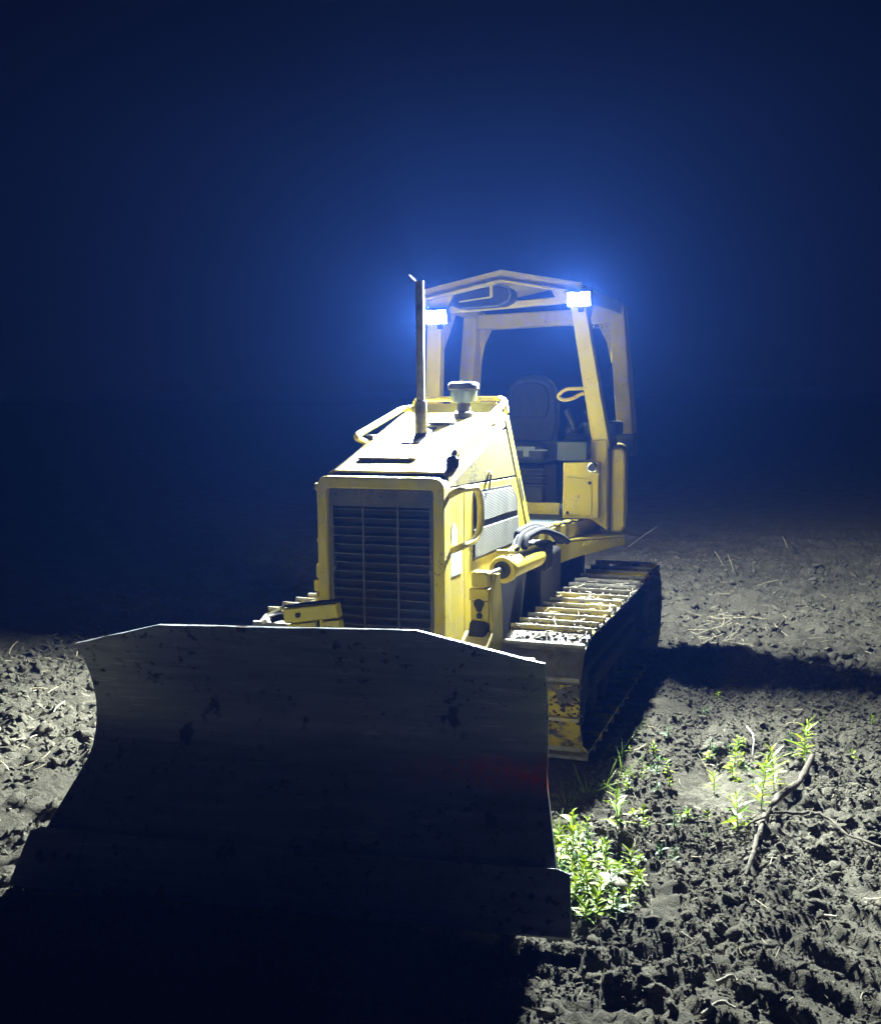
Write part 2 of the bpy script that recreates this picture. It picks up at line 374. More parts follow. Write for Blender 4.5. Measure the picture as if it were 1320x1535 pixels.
me.materials.append(M_STRAW); o = bpy.data.objects.new('straw_litter', me); C.objects.link(o)
tag(o, 'bits of dry straw and plant litter lying on the soil', 'straw', kind='stuff')

# ------------------------------------------------------------------ the bulldozer
dozer = tag(empty('bulldozer'), 'yellow crawler bulldozer with open roll canopy, lit work lamps and steel blade', 'bulldozer')
T = Vector

# ---- radiator guard, hood, engine sides
HW = .35                                        # half width of the hood
def hood_top(y): return 1.585 + (y+.25)*.272    # the hood climbs to the dash
inner = MB().box(-HW+.03, HW-.03, -.16, 1.0, .55, 1.50).prism([(-HW+.03, .1, 1.5), (-HW+.03, .82, 1.5), (-HW+.03, .82, 1.80), (-HW+.03, .1, 1.62)], (2*HW-.06, 0, 0))
inner.build('engine_bay', M_CORE, dozer)
# guard frame: rounded top corners, walls with depth
def arch(hw, top, bot, r, n=6):
    return [(-hw, bot)] + [(-hw+r-r*math.cos(R(a)), top-r+r*math.sin(R(a))) for a in np.linspace(0, 90, n)] + [(hw-r+r*math.sin(R(a)), top-r+r*math.cos(R(a))) for a in np.linspace(0, 90, n)] + [(hw, bot)]
oa = arch(HW+.008, 1.588, .58, .055); ia = arch(HW-.052, 1.525, .58, .018)
g = MB(); vs = []
for (y, ring) in ((-.262, oa), (-.262, ia), (-.15, ia), (-.15, oa)): vs += [(x, y, z) for x, z in ring]
k = len(oa); fs = []
for a in range(4):
    b = (a+1) % 4
    fs += [(a*k+i, a*k+i+1, b*k+i+1, b*k+i) for i in range(k-1)]
    
fs += [(0, k, 2*k, 3*k), (k-1, 2*k-1, 3*k-1, 4*k-1)]
g.add(vs, fs).build('radiator_guard', M_GUARD, dozer, .012, seg=3)
grl = empty('radiator_grille', (0, -.2, 1.1), dozer)
def rel(mb, root):     # mesh given in machine space under an Empty that is not at the origin
    d = root.location; mb.v = [(x-d[0], y-d[1], z-d[2]) for x, y, z in mb.v]; return mb
gi = HW-.055
rel(MB().box(-gi, gi, -.235, -.225, 1.43, 1.523), grl).build('header_plate', M_GRILLE, grl, .003)
rel(MB().box(-gi, gi, -.175, -.17, .58, 1.43), grl).build('radiator_core', M_CORE, grl)
for sx in (-1, 1): rel(MB().box(sx*gi-.022*(sx > 0), sx*gi+.022*(sx < 0), -.24, -.19, .58, 1.43), grl).build('side_channel', M_GRILLE, grl, .002)
for sx in (-.098, .098): rel(MB().box(sx-.005, sx+.005, -.246, -.236, .58, 1.43), grl).build('rib', M_GRILLE, grl, .001)
for i in range(17):
    z = 1.418 - i*.0475; b = MB(); n = 12; pts = []
    dm = random.uniform(-.002, .004) if i < 9 else random.uniform(-.008, .002); cx0 = random.uniform(-.1, .2)
    for j in range(n+1):
        x = -gi+.02 + (2*gi-.04)*j/n; dz = dm*math.exp(-((x-cx0)/.12)**2) + random.uniform(-.0012, .0012); pts.append((x, dz))
    vs = []; fs = []
    for x, dz in pts: vs += [(x, -.236, z+dz), (x, -.206, z+dz+.014), (x, -.206, z+dz+.009), (x, -.236, z+dz-.005)]
    for j in range(n): fs += [(4*j+q, 4*j+(q+1) % 4, 4*j+4+(q+1) % 4, 4*j+4+q) for q in range(4)]
    rel(b.add(vs, fs), grl).build('slat', M_GRILLE, grl, smooth=30)
for x, z in ((-.26, 1.49), (0, 1.478), (.26, 1.49), (-.27, 1.1), (.275, 1.1)):
    rel(MB().lathe([(.011, 0), (.011, .006), (.006, .009)], Matrix.Translation((x, -.238, z)) @ Matrix.Rotation(R(90), 4, 'X'), 8), grl).build('bolt', M_GREY, grl)

# hood top: lofted, rounded shoulders, in two lengths with a joint
def hood_loft(y0, y1, drop, n=8, lift=0.0):
    vs = []; fs = []; nst = 6
    for i in range(nst+1):
        y = y0+(y1-y0)*i/nst; zt = hood_top(y)+lift; ring = arch(HW, zt, drop(y), .05, 5)
        inn = arch(HW-.012, zt-.012, drop(y), .042, 5)
        vs += [(x, y, z) for x, z in ring] + [(x, y, z) for x, z in reversed(inn)]
    k = len(ring)*2
    for i in range(nst): fs += [(i*k+q, i*k+(q+1) % k, (i+1)*k+(q+1) % k, (i+1)*k+q) for q in range(k)]
    m = k//2
    for b in (0, nst*k):
        fs += [(b+q, b+q+1, b+k-2-q, b+k-1-q) for q in range(m-1)]
    return MB().add(vs, fs)
hood_loft(-.148, .93, lambda y: hood_top(y)-.075).build('hood', M_HOOD, dozer)
# raised centre cover with its joint line, exhaust well
MB().prism([(-.24, .02, hood_top(.02)+.001), (-.24, .62, hood_top(.62)+.001), (.10, .62, hood_top(.62)+.001), (.10, .02, hood_top(.02)+.001)], (0, 0, .012)).build('hood_cover', M_HOOD, dozer, .004)
MB().prism([(-.085, .27, hood_top(.27)+.008), (-.085, .56, hood_top(.56)+.008), (.03, .56, hood_top(.56)+.008), (.03, .27, hood_top(.27)+.008)], (0, 0, .010)).build('exhaust_plate', M_BLACK, dozer, .003)
def low_edge(y): return 1.548 - (y+.25)*.035     # lower edge of the bright upper panel
def slant(z): return .93 + (1.86-z)*.735         # the rear of the engine side leans back
for sx in (-1, 1):
    X = sx*HW
    P = lambda y, z, d=0: (X+sx*d, y, z)
    th = (-sx*.012, 0, 0)
    MB().prism([P(-.148, .58), P(.085, .58), P(.085, 1.52), P(-.148, 1.528)], th).build('guard_side', M_GUARD, dozer, .003)
    MB().prism([P(-.148, 1.534), P(.10, 1.530), P(slant(1.5)-.06, low_edge(1.1)+.004), P(slant(1.80)-.06, 1.80), P(.78, hood_top(.78)-.08), P(-.148, hood_top(-.148)-.08+.004)], th).build('upper_panel', M_PANEL if sx > 0 else M_HOOD, dozer, .003)
    MB().prism([P(.093, .62), P(slant(.9)-.12, .78), P(slant(1.1)-.06, 1.02), P(slant(1.5)-.06, 1.492), P(.093, 1.520)], th).build('engine_door', M_YEL, dozer, .003)
    # the dash edge, a leaning strip
    MB().prism([P(slant(1.86)-.05, 1.86, .004), P(slant(1.86)+.02, 1.885, .004), P(slant(1.08)+.02, 1.08, .004), P(slant(1.08)-.054, 1.05, .004)], (-sx*.05, 0, 0)).build('dash_edge', M_YEL, dozer, .006)
    v1 = [P(.29, 1.300, .001), P(1.13, 1.285, .001), P(1.10, 1.36, .001), P(1.00, 1.440, .001), P(.29, 1.462, .001)]
    v2 = [P(.25, 1.105, .001), P(1.17, 1.085, .001), P(1.15, 1.245, .001), P(.25, 1.262, .001)]
    MB().prism([P(.24, 1.090, -.0), P(1.19, 1.07, -.0), P(1.145, 1.36, -.0), P(1.01, 1.455, -.0), P(.26, 1.478, -.0)], (sx*.0035, 0, 0)).build('vent_frame', M_BLACK, dozer)
    for vv in (v1, v2):
        MB().prism([(x+sx*.0015, y, z) for x, y, z in vv], (sx*.008, 0, 0)).build('vent_screen', M_SCREEN, dozer, .003)
    # door latch rod
    MB().tube([P(.55, 1.555, .012), P(.50, 1.47, .016)], .006, 6).build('latch', M_BLACK, dozer)
    MB().lathe([(.016, 0), (.016, .012), (.010, .016)], Matrix.Translation((X, .55, 1.556)) @ Matrix.Rotation(R(90*sx), 4, 'Y'), 10).build('knob', M_WHITE, dozer)
    # grab handle
    hp = rounded([P(-.17, 1.49, .0), P(-.155, 1.525, .065), P(.10, 1.515, .075), P(.145, 1.42, .078), P(.145, 1.30, .078), P(.06, 1.235, .075), P(-.13, 1.225, .065), P(-.145, 1.20, .0)], .05)
    MB().tube(hp, .019, 10).build('grab_handle', M_YEL, dozer)
    MB().prism([P(-.135, 1.06, .0005), P(.04, 1.055, .0005), P(.04, 1.185, .0005), P(-.135, 1.19, .0005)], (sx*.002, 0, 0)).build('service_sticker', plain('pale_blue_sticker', (.50, .60, .62), .5, 0, .12, 40), dozer)
    MB().prism([P(-.125, 1.20, .0005), P(-.03, 1.20, .0005), P(-.035, 1.30, .0005), P(-.06, 1.335, .0005), P(-.10, 1.335, .0005), P(-.122, 1.30, .0005)], (sx*.002, 0, 0)).build('warning_sticker', plain('white_sticker', (.60, .63, .55), .5, 0, .12, 60), dozer)
    MB().prism([P(slant(1.49)-.03, 1.49, .0045), P(slant(1.49)+.002, 1.485, .0045), P(slant(1.34)-.004, 1.335, .0045), P(slant(1.34)-.036, 1.34, .0045)], (sx*.002, 0, 0)).build('model_plate', M_GREY, dozer)
# dash behind the hood
MB().prism([(-.30, .93, 1.80), (-.30, 1.06, 1.88), (-.30, 1.42, 1.30), (-.30, 1.42, 1.0), (-.30, .93, 1.0)], (.60, 0, 0)).build('dash', M_BLACK, dozer, .01)
MB().prism([(-.28, .93, hood_top(.93)), (-.28, 1.02, 1.955), (-.28, 1.06, 1.94), (-.28, 1.06, 1.86)], (.56, 0, 0)).build('dash_cowl', M_YEL, dozer, .008)

# hood handrails: paired tubes on each side, cross rail at the dash
for sx in (-1, 1):
    x = sx*.325
    if sx > 0:
        p = rounded([(x, -.03, hood_top(-.03)-.02), (x, .0, 1.70), (x, .98, 1.965), (x-.05, 1.03, 1.985)], .05)
        q = rounded([(x, .05, hood_top(.05)), (x, .08, 1.685), (x, .70, 1.855), (x, .74, 1.80)], .05)
        MB().tube(p, .019, 10).build('hood_rail', M_YEL, dozer); MB().tube(q, .017, 10).build('hood_rail', M_YEL, dozer)
        MB().lathe([(.032, -.02), (.036, 0), (.036, .03), (.02, .045)], Matrix.Translation((x, -.02, hood_top(-.03)+.0)), 10).build('rail_boot', M_RUBBER, dozer)
    else:
        p = rounded([(x, .37, hood_top(.37)-.02), (x-.02, .20, 1.775), (x-.02, .95, 1.925), (x+.04, 1.03, 1.93), (x+.05, 1.05, 1.85)], .07)
        MB().tube(p, .018, 10).build('hood_rail', M_YEL, dozer)
        MB().box(x-.03, x+.03, .36, .42, hood_top(.4)-.02, hood_top(.4)+.02).build('rail_foot', M_BLACK, dozer, .004)
MB().tube(rounded([(-.30, 1.05, 1.90), (-.30, 1.05, 1.985), (.30, 1.05, 1.985), (.325, 1.0, 1.90)], .04), .016, 10).build('dash_rail', M_YEL, dozer)
MB().box(-.05, .25, 1.03, 1.05, 1.93, 1.965).build('dash_bracket', M_YEL_DIRTY, dozer, .004)

# exhaust stack and air pre-cleaner
ex = empty('exhaust_stack', (-.03, .45, hood_top(.45)), dozer); b0 = hood_top(.45)
rel(MB().lathe([(.036, 0), (.037, .16), (.034, .185), (.028, .19)], Matrix.Translation((-.03, .45, b0+.015)), 18), ex).build('shield', M_STACK, ex)
rel(MB().lathe([(.0245, .15), (.0245, .88), (.020, .88), (.020, .80)], Matrix.Translation((-.03, .45, b0)), 18), ex).build('pipe', M_STACK, ex)
rel(MB().lathe([(.028, 0), (.028, .012)], Matrix.Translation((-.03, .45, b0+.60)), 18), ex).build('clamp', M_STACK, ex)
rel(MB().lathe([(.028, 0), (.028, .004)], Matrix.Translation((-.074, .45, b0+.899)) @ Matrix.Rotation(R(45), 4, 'Y'), 16), ex).build('rain_cap', M_STACK, ex)
pc = empty('air_precleaner', (.10, .84, hood_top(.84)), dozer); b1 = hood_top(.84)
Mp = Matrix.Translation((.10, .84, b1))
rel(MB().lathe([(.062, -.03), (.062, .02), (.042, .03), (.042, .075), (.05, .085)], Mp, 20), pc).build('neck', M_BLACK, pc)
n = NT('smoky_bowl'); n.set(Base_Color=(.07, .09, .08), Roughness=.25); n.b.inputs['Transmission Weight'].default_value = .35
rel(MB().lathe([(.045, .08), (.076, .085), (.086, .16), (.08, .162)], Mp, 24), pc).build('bowl', n.m, pc)
rel(MB().lathe([(.090, .158), (.095, .164), (.095, .188), (.086, .200), (.05, .207)], Mp, 24), pc).build('cap', M_BLACK, pc)
rel(MB().lathe([(.085, .0), (.09, .012), (.075, .016)], Matrix.Translation((.02, .66, hood_top(.66)+.006)), 18), pc).build('filler_cap', M_BLACK, pc)

# ---- blade
TH = R(8.0); BU = Vector((math.cos(TH), math.sin(TH), 0)); BW = Vector((math.sin(TH), -math.cos(TH), 0)); BC = Vector((.105, -1.39, 0))
def bp(u, v, z): return BC + BU*u + BW*v + Vector((0, 0, z))
prof = [(1.06, .045), (1.0, .025), (.93, .0), (.86, -.055), (.78, -.105), (.70, -.14), (.62, -.158), (.54, -.155), (.46, -.132), (.39, -.085), (.32, -.012), (.26, .06), (.20, .125), (.13, .20)]
def vprof(z):
    for (z1, v1), (z0, v0) in zip(prof, prof[1:]):
        if z >= z0: return v0+(v1-v0)*(z-z0)/(z1-z0)
    return prof[-1][1]
blade = empty('blade', BC, dozer)
def topz(u):                    # straight centre, ends slope down
    if u < -.62: return 1.035 - (-.62-u)/.42*.105
    if u > .52: return 1.055 - (u-.52)/.52*.13
    return 1.035 + (u+.62)/1.14*.02
us = sorted(set(list(np.linspace(-1.04, 1.04, 27)) + [-.62, .52])); nz = 17
b = MB(); vs = []; fs = []
for u in us:
    zt = topz(u)
    for i in range(nz):
        z = .13 + (zt-.13)*i/(nz-1); fl = 0 if z > .4 else (.4-z)*.28*abs(u)/1.04*(1 if u > 0 else -1)
        jag = random.uniform(-.003, .003) if i == nz-1 else 0
        vs.append(bp(u+fl, vprof(z), z+jag))
    for i in range(nz):
        z = .13 + (zt-.13)*i/(nz-1); fl = 0 if z > .4 else (.4-z)*.28*abs(u)/1.04*(1 if u > 0 else -1)
        vs.append(bp(u+fl, vprof(z)-.022, z))
nu = len(us); K = 2*nz
for a in range(nu-1):
    for i in range(nz-1):
        fs.append((a*K+i, (a+1)*K+i, (a+1)*K+i+1, a*K+i+1)); fs.append((a*K+nz+i, a*K+nz+i+1, (a+1)*K+nz+i+1, (a+1)*K+nz+i))
    fs.append((a*K+nz-1, (a+1)*K+nz-1, (a+1)*K+K-1, a*K+K-1)); fs.append((a*K, a*K+nz, (a+1)*K+nz, (a+1)*K))
for a in (0, nu-1):
    fs += [(a*K+i, a*K+i+1, a*K+nz+i+1, a*K+nz+i) for i in range(nz-1)]
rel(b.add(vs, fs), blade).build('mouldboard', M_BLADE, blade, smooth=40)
def plate(poly, d): return MB().prism(poly, d)
for u0, u1 in ((-.9045, .0), (.0005, .9045)):
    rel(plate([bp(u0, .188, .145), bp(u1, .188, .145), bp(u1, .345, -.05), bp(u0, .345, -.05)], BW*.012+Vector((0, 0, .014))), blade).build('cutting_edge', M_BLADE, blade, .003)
for sg in (-1, 1):
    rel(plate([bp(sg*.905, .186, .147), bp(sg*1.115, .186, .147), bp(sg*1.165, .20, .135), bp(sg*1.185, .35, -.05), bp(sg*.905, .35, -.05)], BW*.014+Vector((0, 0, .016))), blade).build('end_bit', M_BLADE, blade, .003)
    for q in range(3):
        c0 = bp(sg*(.95+.07*q), .262, .068); rel(MB().lathe([(.014, 0), (.014, .012), (.009, .017)], Matrix.Translation(c0+BW*.008) @ Matrix.Rotation(TH, 4, 'Z') @ Matrix.Rotation(R(48), 4, 'X'), 8), blade).build('bolt', M_BLACK, blade)
def vback(z0, z1): return min(vprof(z0), vprof(z1)) - .03
# ribs behind the blade, painted yellow
for u in (-.78, -.25, .25, .78):
    rel(plate([bp(u-.01, -.18, .25), bp(u-.01, -.24, .35), bp(u-.01, -.26, .8), bp(u-.01, -.08, .93), bp(u-.01, vprof(.7)-.024, .7), bp(u-.01, vprof(.5)-.024, .5), bp(u-.01, vprof(.32)-.024, .32)], BU*.02), blade).build('rib', M_YEL_DIRTY, blade)
for z0, z1 in ((.80, .90), (.27, .40)):
    rel(plate([bp(-.98, vback(z0, z1), z0), bp(.98, vback(z0, z1), z0), bp(.98, vback(z0, z1), z1), bp(-.98, vback(z0, z1), z1)], BW*-.09), blade).build('back_beam', M_YEL_DIRTY, blade, .008)

# ---- push frame between blade and tractor
MB().beam((-.47, .9, .42), (-.47, -.35, .50), .09, .16).beam((-.47, -.35, .50), (-.12, -.92, .52), .10, .18).build('push_arm', M_YEL_DIRTY, dozer, .01)
MB().beam((.47, .9, .42), (.47, -.35, .50), .09, .16).beam((.47, -.35, .50), (.22, -.90, .52), .10, .18).build('push_arm', M_YEL_DIRTY, dozer, .01)
MB().box(-.16, .26, -1.10, -.84, .40, .66).build('push_frame_nose', M_YEL_DIRTY, dozer, .02)
# upright of the push frame, with the bolted rod clevis
for sx in (-1, 1):
    X = .49 if sx > 0 else -.425
    lk = empty('lift_bracket', (X, .06, .5), dozer)
    rel(MB().prism([(X+sx*.055, -.02, .45), (X+sx*.055, .16, .45), (X+sx*.055, .17, .85), (X+sx*.055, .12, 1.05), (X+sx*.055, .05, 1.06), (X+sx*.055, -.02, .95)], (-sx*.022, 0, 0)), lk).build('cheek_plate', M_YEL_DIRTY, lk, .006)
    rel(MB().box(X-.075, X+.035, -.03, .02, .92, .985), lk).build('cap_block', M_YEL, lk, .006)
    rel(MB().box(X-.07, X+.032, -.022, .02, .80, .917), lk).build('bolt_plate', M_YEL, lk, .005)
    rel(MB().lathe([(.030, -.05), (.034, -.045), (.034, .045), (.030, .05)], Matrix.Translation((X-.02, .04, 1.035)) @ Matrix.Rotation(R(90), 4, 'Y'), 18).lathe([(.020, 0), (.020, .003)], Matrix.Translation((X-.02, .003, 1.035)) @ Matrix.Rotation(R(90), 4, 'X'), 10), lk).build('rod_eye', M_YEL, lk)
    rel(MB().box(X-.068, X+.03, -.02, .06, .99, 1.075), lk).build('rod_head', M_YEL, lk, .016, seg=3)
    for dz in (.875, .84): rel(MB().lathe([(.017, 0), (.017, .012), (.010, .018)], Matrix.Translation((X-.02, -.02, dz)) @ Matrix.Rotation(R(90), 4, 'X'), 6), lk).build('bolt', M_BLACK, lk)
    rel(MB().lathe([(.028, 0), (.028, .02)], Matrix.Translation((X-.02, -.015, .905)) @ Matrix.Rotation(R(90), 4, 'X'), 14), lk).build('pin', M_BLACK, lk)
    rel(MB().beam((X-.02, .0, .80), (X-.03, -.12, .50), .10, .09), lk).build('lower_link', M_BLACK, lk, .015)
    rel(MB().prism([(X-.10, -.25, .60), (X+.06, -.25, .60), (X+.06, -.03, .72), (X-.10, -.03, .72)], (0, 0, .04)), lk).build('dust_guard', M_HOOD, lk, .01)
    # lift cylinder
    cyl = empty('lift_cylinder', (X+sx*.03, .3, 1.03), dozer)
    a = Vector((X+sx*.0, .20, 1.035)); e = Vector((X+sx*.05, 1.22, 1.02)); dr = (e-a).normalized()
    Mz = Matrix.Translation(a) @ dr.to_track_quat('Z', 'Y').to_matrix().to_4x4(); Ln = (e-a).length
    rel(MB().lathe([(.045, .12), (.072, .12), (.078, .13), (.078, .175), (.066, .185), (.066, Ln*.72), (.060, Ln*.75), (.03, Ln*.76)], Mz, 22), cyl).build('barrel', M_YEL, cyl)
    rel(MB().lathe([(.050, .112), (.050, .123)], Mz, 22), cyl).build('gland', M_BLACK, cyl)
    rel(MB().lathe([(.022, -.17), (.022, .13)], Mz, 14), cyl).build('rod', M_CHROME, cyl)
    rel(MB().box(X-.05, X+.10, 1.0, 1.14, .92, 1.10), cyl).build('trunnion', M_BLACK, cyl, .02)
    rel(MB().tube(rounded([(X+sx*.02, .36, 1.13), (X+sx*.02, .60, 1.135), (X+sx*.02, .62, 1.115)], .02), .012, 8).beam((X-.05, .40, 1.125), (X+.05, .40, 1.125), .03, .02, side=(0, 1, 0)), cyl).build('port_block', M_YEL_DIRTY, cyl, .004)
    # hoses looping from the tractor to the cylinder
    for q, (dx, dz) in enumerate(((0, 0), (.035, -.01), (-.02, .015))):
        MB().tube(rounded([(X+dx+sx*.02, .56+.05*q, 1.12), (X+dx+sx*.015, .66, 1.185+dz), (X+dx+sx*.03, .95, 1.20+dz), (X+dx+sx*.08, 1.22, 1.13+dz), (X+dx+sx*.08, 1.45, 1.05)], .12), .021, 10).build('hydraulic_hose', M_RUBBER, dozer)
    MB().tube([(X+sx*.01, .58, 1.125), (X+sx*.012, .66, 1.175)], [.026, .024], 10).build('hose_fitting', M_CHROME, dozer)
# hose manifold behind the blade, left of the grille
mf = empty('hose_manifold', (-.24, -.55, .85), dozer)
tl = Matrix.Translation((-.25, -.55, .88)) @ Matrix.Rotation(R(-9), 4, 'Y')
rel(MB().box(-.15, .16, -.03, .03, -.005, .075, tl), mf).build('block', M_YEL, mf, .012)
rel(MB().box(-.13, .03, -.035, .025, -.16, -.008, tl), mf).build('bracket', M_YEL_DIRTY, mf, .006)
rel(MB().box(.05, .16, -.034, .026, -.085, -.01, tl), mf).build('clamp', M_YEL, mf, .008)
rel(MB().box(-.16, .17, -.02, .06, .078, .085, tl), mf).build('cover_plate', M_BLACK, mf, .003)
for x, z in ((-.06, .035), (-.03, -.06), (.03, -.05), (.10, -.05)): rel(MB().lathe([(.014, 0), (.014, .010), (.008, .014)], tl @ Matrix.Translation((x, -.033, z)) @ Matrix.Rotation(R(90), 4, 'X'), 6), mf).build('bolt', M_BLACK, mf)
rel(MB().lathe([(.018, 0), (.020, .03), (.016, .035)], tl @ Matrix.Translation((.03, -.05, -.10)), 10), mf).build('fitting', M_WHITE, mf)
rel(MB().lathe([(.014, 0), (.014, .02)], tl @ Matrix.Translation((-.26, -.03, .01)), 8).beam(tl @ Vector((-.25, 0, .05)), tl @ Vector((-.16, 0, .08)), .02, .012, side=(0, 1, 0)), mf).build('nipple', M_WHITE, mf)
rel(MB().tube([tl @ Vector((-.24, 0, .02)), tl @ Vector((-.2, .02, .03)), tl @ Vector((-.12, .05, .02))], .02, 8), mf).build('hose', M_RUBBER, mf)

# ---- tracks
ZI = .365; RI = .315; Y0, Y1 = RI+.045, 2.72        # wheel centres, link radius
per = 2*(Y1-Y0) + 2*math.pi*RI; NS = 37; pitch = per/NS
def track_at(s):
    s %= per; L = Y1-Y0; A = math.pi*RI
    if s < L: return (Y0+s, ZI+RI - .018*math.sin(math.pi*s/L), 0.0)                  # top run, sagging a little
    s -= L
    if s < A: a = s/RI; return (Y1+RI*math.sin(a), ZI+RI*math.cos(a), -a)
    s -= A
    if s < L: return (Y1-s, ZI-RI, -math.pi)
    s -= L; a = s/RI; return (Y0-RI*math.sin(a), ZI-RI*math.cos(a), -math.pi-a)
sh = MB(); hp_ = pitch/2
pf = [(-hp_+.003, 0), (hp_+.012, 0), (hp_+.012, .010), (hp_-.035, .012), (-hp_+.030, .013), (-hp_+.026, .050), (-hp_+.010, .052), (-hp_+.003, .013)]
sh.prism([(-.23, y, z) for y, z in pf], (.46, 0, 0))
shoe_me = sh.mesh('track_shoe', M_TRACK, 30)
link_me = MB().box(-.07, -.035, -hp_, hp_, -.085, -.002).box(.035, .07, -hp_, hp_, -.085, -.002).mesh('chain_link', M_GREASE, 30)
for sx in (1, -1):
    X = sx*.77
    tr = empty('track', (X, 1.5, 0), dozer)
    for i in range(NS):
        y, z, a = track_at((i+.35)*pitch)
        Mx = Matrix.Translation((0, y-1.5, z)) @ Matrix.Rotation(a + random.uniform(-.02, .02), 4, 'X')
        o = place('track_shoe', shoe_me, tr, Mx)
        place('chain_link', link_me, tr, Mx)
    Mw = lambda y: Matrix.Translation((X, y, ZI)) @ Matrix.Rotation(R(90), 4, 'Y')
    rel(MB().lathe([(.05, -.11), (.09, -.11), (.09, -.06), (.22, -.05), (.235, -.07), (.235, .07), (.22, .05), (.09, .06), (.09, .11), (.05, .11)], Mw(Y0), 28), tr).build('idler', M_GREASE, tr)
    spk = [(.235 if q % 2 else .195) for q in range(36)]
    sp = [(X-.03, Y1+r*math.cos(2*math.pi*q/36), ZI+r*math.sin(2*math.pi*q/36)) for q, r in enumerate(spk)]
    rel(MB().prism(sp, (.06, 0, 0)).lathe([(.05, -.16), (.13, -.16), (.14, .16), (.05, .16)], Mw(Y1), 24), tr).build('sprocket', M_GREASE, tr)
    rel(MB().box(X-.12, X+.12, .55, 2.45, .20, .42).box(X-.16, X+.16, .8, 2.3, .26, .36), tr).build('roller_frame', M_GREASE, tr, .02)
    for q in range(6): rel(MB().lathe([(.03, -.13), (.09, -.12), (.09, -.05), (.07, -.04), (.07, .04), (.09, .05), (.09, .12), (.03, .13)], Matrix.Translation((X, .62+q*.34, .165)) @ Matrix.Rotation(R(90), 4, 'Y'), 16), tr).build('roller', M_GREASE, tr)
    # caked mud with straw on the upper run and the front shoes
    n_ = 3800; s_ = RNG.uniform(-.6, Y1-Y0, n_); xx = RNG.uniform(-.235, .235, n_); pts = []; szs = []
    for q in range(n_):
        y, z, a = track_at(s_[q]); cl = float(vnoise(xx[q]*2+9+sx, s_[q]+20, 4.0, 31))
        if cl < .52: continue
        nrm = Vector((0, 0, 1)); nrm.rotate(Matrix.Rotation(a, 3, 'X')); sz = .004+.014*random.random()**2
        pts.append((X+xx[q], y+nrm.y*(.014+sz*.2), z+nrm.z*(.014+sz*.2))); szs.append(sz)
    pts = np.array(pts); szs = np.array(szs); P, Q = clods(pts, szs, ICO1, .6); P -= np.array([X, 1.5, 0])
    me = bpy.data.meshes.new('caked_mud'); fast_mesh(me, P, Q, 3); me.materials.append(M_MUD)
    o = bpy.data.objects.new('caked_mud', me); C.objects.link(o); o.parent = tr; o['kind'] = 'stuff'
    k = RNG.choice(len(pts), 420); sp_ = pts[k] + np.array([0, 0, .015]); P, Q = strips(sp_, RNG.uniform(.03, .12, 420), .004, .2); P -= np.array([X, 1.5, 0])
    me = bpy.data.meshes.new('straw_wisps'); fast_mesh(me, P, Q, 4); me.materials.append(M_STRAW)
    o = bpy.data.objects.new('straw_wisps', me); C.objects.link(o); o.parent = tr; o['kind'] = 'stuff'
# main case between the tracks
MB().box(-.42, .42, .45, 2.9, .35, .95).build('main_case', M_GREASE, dozer, .03)
MB().box(-.50, .50, 1.15, 1.75, .60, .98).build('cross_bar', M_GREASE, dozer, .03)

